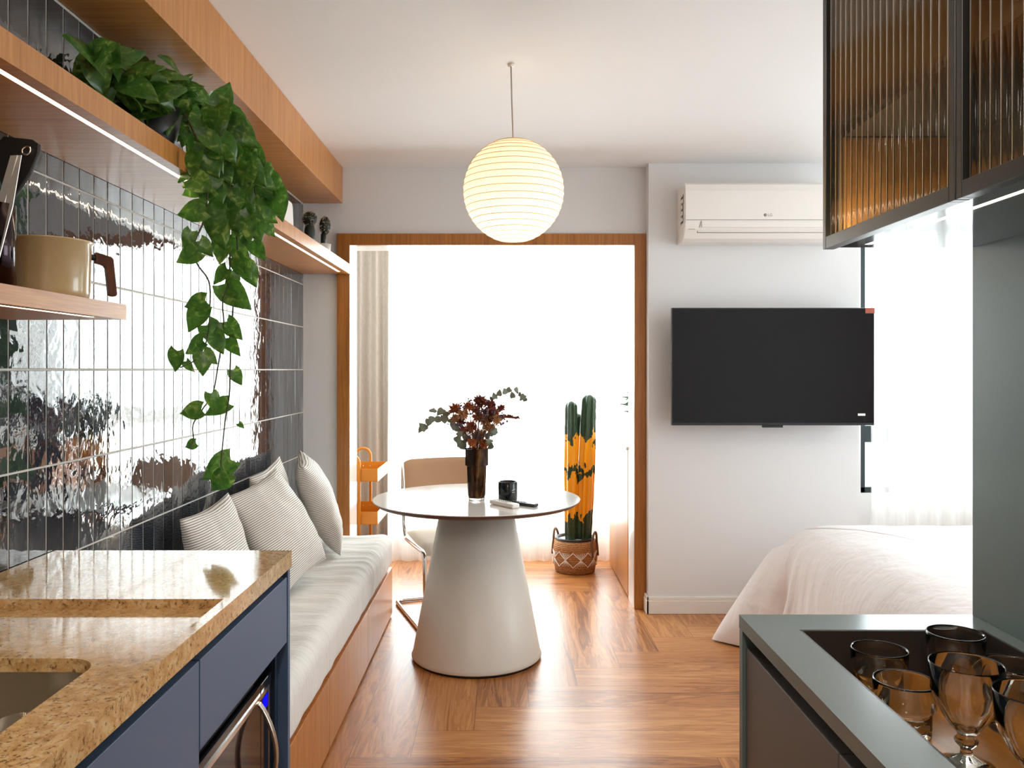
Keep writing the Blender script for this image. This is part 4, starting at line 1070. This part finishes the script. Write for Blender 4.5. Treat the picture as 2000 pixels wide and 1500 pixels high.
# ---------------------------------------------------------------- air conditioner and television
def aircon():
    x0, x1, yf, z0, z1 = .965, 1.80, 4.36, 2.052, 2.362
    r = thing('air_conditioner', 'white split air conditioner on the wall above the television', 'air conditioner', ((x0 + x1) / 2, 4.46, z0))
    def body(xa, xb, sec):
        m = len(sec); vs_ = [(xa, *q) for q in sec] + [(xb, *q) for q in sec]
        return MB().add(vs_, [tuple(range(m)), tuple(range(2 * m - 1, m - 1, -1))] + [(i, m + i, m + (i + 1) % m, (i + 1) % m) for i in range(m)])
    zs = z0 + .105
    body(x0, x1, [(YT, z1), (yf + .03, z1), (yf + .008, z1 - .012), (yf, z1 - .05), (yf, zs), (yf + .012, z0 + .06), (yf + .05, z0 + .012), (yf + .09, z0), (YT, z0)][::-1]).build('body', M['white_plastic'], r, bevel=.004)
    dk = plain('grey_gap', s(96, 84, 78), .6)
    MB().box(x0 + .004, x1 - .004, yf - .0012, yf + .001, zs - .0005, zs + .0015).build('seam', dk, r)
    b = MB()
    def lo(xx, z): # point on the sloping lower front
        t_ = (zs - z) / (zs - z0 - .06) if z > z0 + .06 else 1 + (z0 + .06 - z) / .048
        y = yf + .012 * min(t_, 1) + .038 * max(0, t_ - 1); return Vector((xx, y - .0012, z))
    za, zb = zs - .004, z0 + .042
    xl = x0 + .068
    for p, q in (((xl, zb), (x1 - .068, zb)), ((xl + .018, za), (xl, zb)), ((x1 - .086, za), (x1 - .068, zb))):
        b.tube([lo(*p), lo((p[0] + q[0]) / 2, (p[1] + q[1]) / 2), lo(*q)], .0012, 5)
    b.build('flap_gap', dk, r)
    v0, v1 = zs - .006, z0 + .062
    MB().box(xl + .02, x1 - .088, yf + .000, yf + .012, z0 + .066, zs - .006).build('flap', M['white_plastic'], r, bevel=.003)
    # maker's mark: a grey disc and two letters, and the small print at the left
    mk = MB().lathe((0, 0, 0), [(.0085, 0), (.0085, .0006), (0, .0006)], 20)
    mk.v = [(1.392 + p[0], yf - .0002 - p[2], z0 + .132 + p[1]) for p in mk.v]; mk.build('emblem', plain('grey_print', s(150, 146, 142), .5), r)
    def text(tx, size, loc, mat_, rot=(PI / 2, 0, 0)):
        cu = bpy.data.curves.new('lettering', 'FONT'); cu.body = tx; cu.size = size; cu.extrude = .0003; cu.materials.append(M[mat_])
        to = bpy.data.objects.new('lettering', cu); C.objects.link(to); to.parent = r
        bpy.context.view_layer.update()
        me = bpy.data.meshes.new_from_object(to.evaluated_get(bpy.context.evaluated_depsgraph_get())); bpy.data.objects.remove(to)
        to = bpy.data.objects.new('lettering', me); C.objects.link(to); to.parent = r
        to.location = Vector(loc) - r.location; to.rotation_euler = rot
    M['print'] = plain('light_grey_print', s(150, 146, 142), .5)
    text('LG', .021, (1.404, yf - .0006, z0 + .125), 'print')
    sp_ = MB()
    for i in range(4): sp_.box(x0 + .018 + .009 * i, x0 + .0275 + .009 * i, yf + .0122, yf + .0135, z0 + .057, z0 + .061 + .003 * (i % 2))
    sp_.build('small_print', M['print'], r)
    sk = MB(); rng = random.Random(2)
    for i in range(14):
        y, z = yf + .04 + rng.uniform(0, .01), z0 + .1 + i * .011; sk.box(x0 - .0012, x0 - .0002, y, y + .012 + rng.uniform(.03, .05) * (i % 3 == 0), z, z + .0112)
    sk.build('rating_sticker', M['black'], r, label='dark printed sticker on the left end')
    MB().box(x0 - .0002, x0 + .0005, yf + .03, yf + .12, z0 + .09, z0 + .26).build('sticker_paper', M['white_gloss'], r)
aircon()
def tv():
    x0, x1, y, z0, z1 = .901, 1.992, 4.40, 1.059, 1.692
    r = thing('television', 'flat black television on the wall below the air conditioner', 'television', ((x0 + x1) / 2, 4.44, z0))
    MB().box(x0, x1, y, y + .03, z0, z1).box(x0 + .15, x1 - .15, y + .03, y + .07, z0 + .06, z1 - .2).build('housing', M['black'], r, bevel=.003)
    n = N('tv_screen'); nz = n.noise(n.coord('Object'), 900, 2)
    M['screen'] = n.done(n.pbr(n.mix(nz, s(13, 10, 12), s(22, 18, 21)), .14, 0, Specular_IOR_Level=.22))
    MB().box(x0 + .006, x1 - .006, y - .001, y + .001, z0 + .014, z1 - .006).build('screen', M['screen'], r)
    MB().box((x0 + x1) / 2 - .055, (x0 + x1) / 2 + .055, y + .004, y + .02, z0 - .012, z0).build('sensor', M['black'], r, bevel=.002)
    MB().box(x1 - .09, x1 - .05, y - .0018, y - .0011, z0 + .052, z0 + .064).build('white_sticker', M['white_plastic'], r, label='small white sticker low on the right')
    MB().box(x1 - .05, x1 + .0012, y - .0018, y - .0011, z1 - .03, z1 - .002).build('orange_sticker', plain('orange_print', s(196, 92, 60), .5, var=.35, bscale=90), r, label='orange sticker in the top right corner')
    MB().box(1.25, 1.65, y + .07, YT - .0005, 1.25, 1.45).build('wall_bracket', M['dark'], r)
tv()

# ---------------------------------------------------------------- bed
def bed():
    r = thing('bed', 'low bed under a white duvet hanging to the floor, below the television', 'bed', (2.15, 2.95, 0))
    X0, X1, Y0_, Y1_, R = 1.37, 2.93, 1.62, 4.10, .12
    MB().box(X0 + .06, X1 - .05, Y0_ + .05, Y1_ - .06, 0.0, .26).build('bed_base', M['beige_fab'], r)
    MB().box(X0 + .05, X1 - .04, Y0_ + .04, Y1_ - .05, .262, .50).build('mattress', M['cotton'], r, bevel=.04, seg=4)
    # rounded-rectangle path, anticlockwise seen from above, starting at the head of the left side
    path = []
    def seg_(a, b, n_, nrm):
        for k in range(n_): path.append((Vector(a).lerp(Vector(b), k / n_), Vector(nrm)))
    def arc(c, a0, n_):
        for k in range(n_):
            a = a0 - PI / 2 * k / n_; path.append((Vector(c) + Vector((math.cos(a), math.sin(a))) * R, Vector((math.cos(a), math.sin(a)))))
    seg_((X0, Y0_ + R), (X0, Y1_ - R), 170, (-1, 0)); arc((X0 + R, Y1_ - R), PI, 26); seg_((X0 + R, Y1_), (X1 - R, Y1_), 70, (0, 1)); arc((X1 - R, Y1_ - R), PI / 2, 12)
    seg_((X1, Y1_ - R), (X1, Y0_ + R), 60, (1, 0)); arc((X1 - R, Y0_ + R), 0, 10); seg_((X1 - R, Y0_), (X0 + R, Y0_), 50, (0, -1)); arc((X0 + R, Y0_ + R), -PI / 2, 10)
    m = len(path); ring = [(-.5, .628), (-.36, .629), (-.24, .626), (-.15, .615), (-.08, .595), (-.03, .565), (.005, .523), (.022, .47), (.03, .42), (.034, .36), (.038, .30), (.042, .24), (.046, .18), (.05, .12), (.054, .07), (.052, .03), (.035, .010)]
    cen = Vector(((X0 + X1) / 2, (Y0_ + Y1_) / 2)); vs_, fs = [], []
    tip = Vector((1.03, 4.10))
    for q, (off, z) in enumerate(ring):
        for i, (p, nn) in enumerate(path):
            dh = max(0, (.53 - z) / .53)
            left = 1 if nn.x < -.9 else max(0, -nn.x)
            foot = max(0, nn.y)
            pl = mnoise.noise(Vector((p.y * 6 + dh, p.x * 6, .4 + dh * .6))) * .04 + mnoise.noise(Vector((p.y * 15 + dh * 2, p.x * 15, 5 + dh))) * .022
            # a deep tuck beside the corner lobe
            pl -= .09 * math.exp(-((p.y - 3.84) / .035) ** 2) * left * min(1, dh * 2)
            pl += .035 * math.exp(-((p.y - 3.76) / .03) ** 2) * left
            lim = .02 if (nn.x > .3 or nn.y < -.3) else 1.0
            o_ = off + (pl * dh ** .8 + .04 * dh * left) * lim
            v = p + nn * o_ if q > 3 else (p - nn * .12).lerp(cen, (.52, .34, .2, .07)[q])
            # the corner lobe swings out to its tip on the floor
            wl_ = math.exp(-((p - Vector((X0 + .03, Y1_ - .05))).length / .13) ** 2)
            if nn.x > .3 or nn.y < -.3: wl_ = 0
            v = v.lerp(tip + (p - Vector((X0 + .03, Y1_ - .05))) * (.62 + .5 * min(1, z / .12)), wl_ * .97 * dh ** 1.05) if dh > 0 else v
            zz = z
            if q <= 5: zz += .012 * mnoise.noise(Vector((v.x * 2.2, v.y * 2.2, 1))) + .005 * mnoise.noise(Vector((v.x * 7, v.y * 3, 1)))
            if q <= 6: zz -= .03 * wl_ * (q / 6)
            vs_.append((min(v.x, XR - .05), max(v.y, 1.52), max(.006, zz)))
        if q:
            for i in range(m):
                j = (i + 1) % m; fs.append(((q - 1) * m + i, (q - 1) * m + j, q * m + j, q * m + i))
    # cap: two shrinking rings to the middle
    base0 = 0; b = MB().add(vs_, fs, True)
    prev = list(range(m))
    for t_ in (.3, .6, .85):
        cur = []
        for i in range(m):
            p = Vector(b.v[i]); q = Vector((p.x, p.y)).lerp(cen, t_)
            cur.append(len(b.v)); b.v.append((q.x, q.y, 0.63 + .012 * mnoise.noise(Vector((q.x * 2.2, q.y * 2.2, 1))) + .005 * mnoise.noise(Vector((q.x * 7, q.y * 3, 1)))))
        for i in range(m):
            j = (i + 1) % m; b.f.append((cur[i], cur[j], prev[j], prev[i])); b.sm.append(True)
        prev = cur
    b.v.append((cen.x, cen.y, .632))
    for i in range(m):
        j = (i + 1) % m; b.f.append((len(b.v) - 1, prev[j], prev[i])); b.sm.append(True)
    b.build('duvet', M['cotton'], r)
bed()

# ---------------------------------------------------------------- right kitchen run
def counter():
    r = thing('bar_counter', 'grey-green bar counter with a sunken wooden tray for glasses', 'counter', (.655, .5, 0))
    y0, y1 = -.9, 1.533; wx0, wx1, wy0, wy1, wz = .521, .845, .2, 1.443, .8145
    t_ = MB().box(.44, wx0, y0, y1, .876, ZT).box(wx1, .876, y0, y1, .876, ZT).box(wx0, wx1, wy1, y1, .876, ZT).box(wx0, wx1, y0, wy0, .876, ZT)
    t_.build('counter_top', M['teal_top'], r)
    MB().box(wx0 + .0002, wx0 + .004, wy0, wy1, wz, .8992).box(wx1 - .004, wx1 - .0002, wy0, wy1, wz, .8992).box(wx0 + .004, wx1 - .004, wy1 - .004, wy1 - .0002, wz, .8992).box(wx0 + .004, wx1 - .004, wy0 + .0002, wy0 + .004, wz, .8992).build('tray_side', plain('dark_brown_board', s(52, 46, 42), .4), r)
    MB().box(wx0, wx1, wy0, wy1, wz - .006, wz).build('tray_floor', wood('honey_oak', s(208, 142, 66), s(168, 104, 40), (14, 3, 14), .25), r, label='honey coloured wooden tray floor')
    MB().box(.4405, .876, y1 - .02, y1 - .001, 0, .8755).build('end_panel', M['teal'], r)
    MB().box(.47, .49, y0, y1 - .021, 0.05, .8755).build('back_of_channel', M['dark'], r)
    for a, b in ((1.093, y1 - .023), (.62, 1.09), (.15, .617), (-.32, .147)):
        MB().box(.446, .4695, a, b, .06, .846).build('door', M['grey_front'], r, bevel=.001)
counter()
WZ_ = .8148
def tumbler(name, label, x, y, R, H, seed):
    r = thing(name, label, 'glass', (x, y, WZ_), 'glassware in the sunken tray')
    prof = [(R * .80, 0), (R * .84, .004), (R * .86, H * .45), (R * .97, H * .55), (R, H * .97), (R * .985, H), (R * .955, H), (R * .93, H * .95), (R * .88, H * .56), (R * .74, .014), (0, .012)]
    MB().lathe((x, y, WZ_), prof, 48, rfun=lambda a, z: 1 - ((.055 * abs(math.sin(4 * a))) if .003 < z < H * .5 else 0)).build('glass_body', M['glass_solid'], r)
tumbler('tumbler', 'clear facetted tumbler nearest the far left corner of the tray', .626, 1.365, .045, .079, 1)
tumbler('tumbler', 'clear facetted tumbler in front, left of the stemmed goblets', .600, 1.225, .045, .080, 2)
tumbler('tumbler', 'taller clear tumbler at the back of the tray under the wall panel', .756, 1.37, .045, .104, 3)
tumbler('tumbler', 'clear tumbler at the right edge, behind the stemmed goblets', .772, 1.24, .045, .098, 4)
def goblet(label, x, y):
    r = thing('goblet', label, 'glass', (x, y, WZ_), 'glassware in the sunken tray')
    H = .142; R = .048
    prof = [(.036, 0), (.036, .003), (.02, .009), (.008, .016), (.0075, .026), (.014, .032), (.015, .037), (.010, .043), (.016, .05), (.027, .066), (.040, .090), (.045, .104), (.0445, .108), (.0475, H - .002), (.0465, H), (.0452, H - .002), (.042, .108), (.037, .092), (.024, .068), (.012, .054), (0, .052)]
    MB().lathe((x, y, WZ_), prof, 64, rfun=lambda a, z: 1 + (.05 * math.cos(9 * a) * math.sin(PI * (z - .045) / .06) if .045 < z < .105 else 0)).build('glass_body', M['glass_solid'], r)
goblet('stemmed ribbed goblet left of the other goblet in the tray', .634, 1.122)
goblet('stemmed ribbed goblet at the right edge of the photo, nearest the viewer', .662, 1.02)

def wall_cab():
    x0, x1, y0, y1, z0, z1 = .597, .876, -.3, 1.533, 1.588, 2.5
    r = thing('wall_cabinet', 'dark wall cabinet with fluted bronze glass doors above the bar counter', 'cabinet', ((x0 + x1) / 2, .6, z0))
    gl_ = plain('dark_gloss_board', s(58, 64, 66), .07)
    MB().box(x0 + .022, .660, y0, y1, z0, z0 + .018).box(.672, x1, y0, y1, z0, z0 + .018).box(.660, .672, y0, y1, z0 + .008, z0 + .018).box(.66, .672, 1.50, y1, z0, z0 + .008).build('bottom_board', gl_, r)
    MB().box(.6605, .6715, y0, 1.499, z0 + .0005, z0 + .0075).build('light_strip', M['led'], r, label='glowing light strip under the cabinet')
    oakd = wood('smoked_oak_lining', s(196, 152, 96), s(160, 114, 66), (40, 40, 3), .4)
    gr = plain('grey_lining', s(96, 92, 86), .5)
    MB().box(x0 + .022, x1, y1 - .018, y1 - .001, z0 + .0185, z1).build('end_panel', plain('olive_grey_lining', s(128, 122, 108), .5), r)
    MB().box(x0 + .03, x1 - .02, y1 - .022, y1 - .0185, z0 + .0185, 1.788).build('lower_lining', oakd, r)
    MB().box(x1 - .016, x1, y0, y1 - .0185, z0 + .0185, z1).build('back_panel', gr, r)
    MB().box(x0 + .03, x1 - .017, y0, y1 - .0225, 1.79, 1.806).build('inner_shelf', gr, r)
    MB().box(x0 + .03, x0 + .05, 1.36, 1.50, z0 + .0185, z0 + .0225).build('added_glow_strip', M['cabinet_glow'], r, label='added hidden strip giving the amber glow behind the fluted glass')  # added emitter hidden behind the bottom rail, warms the lining
    MB().box(x0 + .022, x1, y0, y1, z1, z1 + .009).build('top_board', gr, r)
    for a, b in ((1.084, y1), (.634, 1.081), (.184, .631), (-.266, .181)):
        d = MB().box(x0, x0 + .021, a, a + .014, z0 - .004, z1 + .004).box(x0, x0 + .021, b - .014, b, z0 - .004, z1 + .004).box(x0, x0 + .021, a + .014, b - .014, z0 - .004, z0 + .018).box(x0, x0 + .021, a + .014, b - .014, z1 - .014, z1 + .004).build('door', M['bronze'], r, bevel=.001)
        pitch = .0212; n_ = int((b - a - .028) / pitch); pitch = (b - a - .028) / n_; sec = []
        for k in range(n_):
            for q in range(8):
                t_ = q / 8; sec.append((x0 + .012 - .0075 * math.sin(PI * t_) ** .9, a + .014 + (k + t_) * pitch))
        sec.append((x0 + .012, b - .014))
        vs_ = [(x, y, z) for z in (z0 + .018, z1 - .014) for x, y in sec]; m = len(sec)
        MB().add(vs_, [(i, i + 1, m + i + 1, m + i) for i in range(m - 1)], True).build('fluted_pane', M['fluted'], d)
wall_cab()
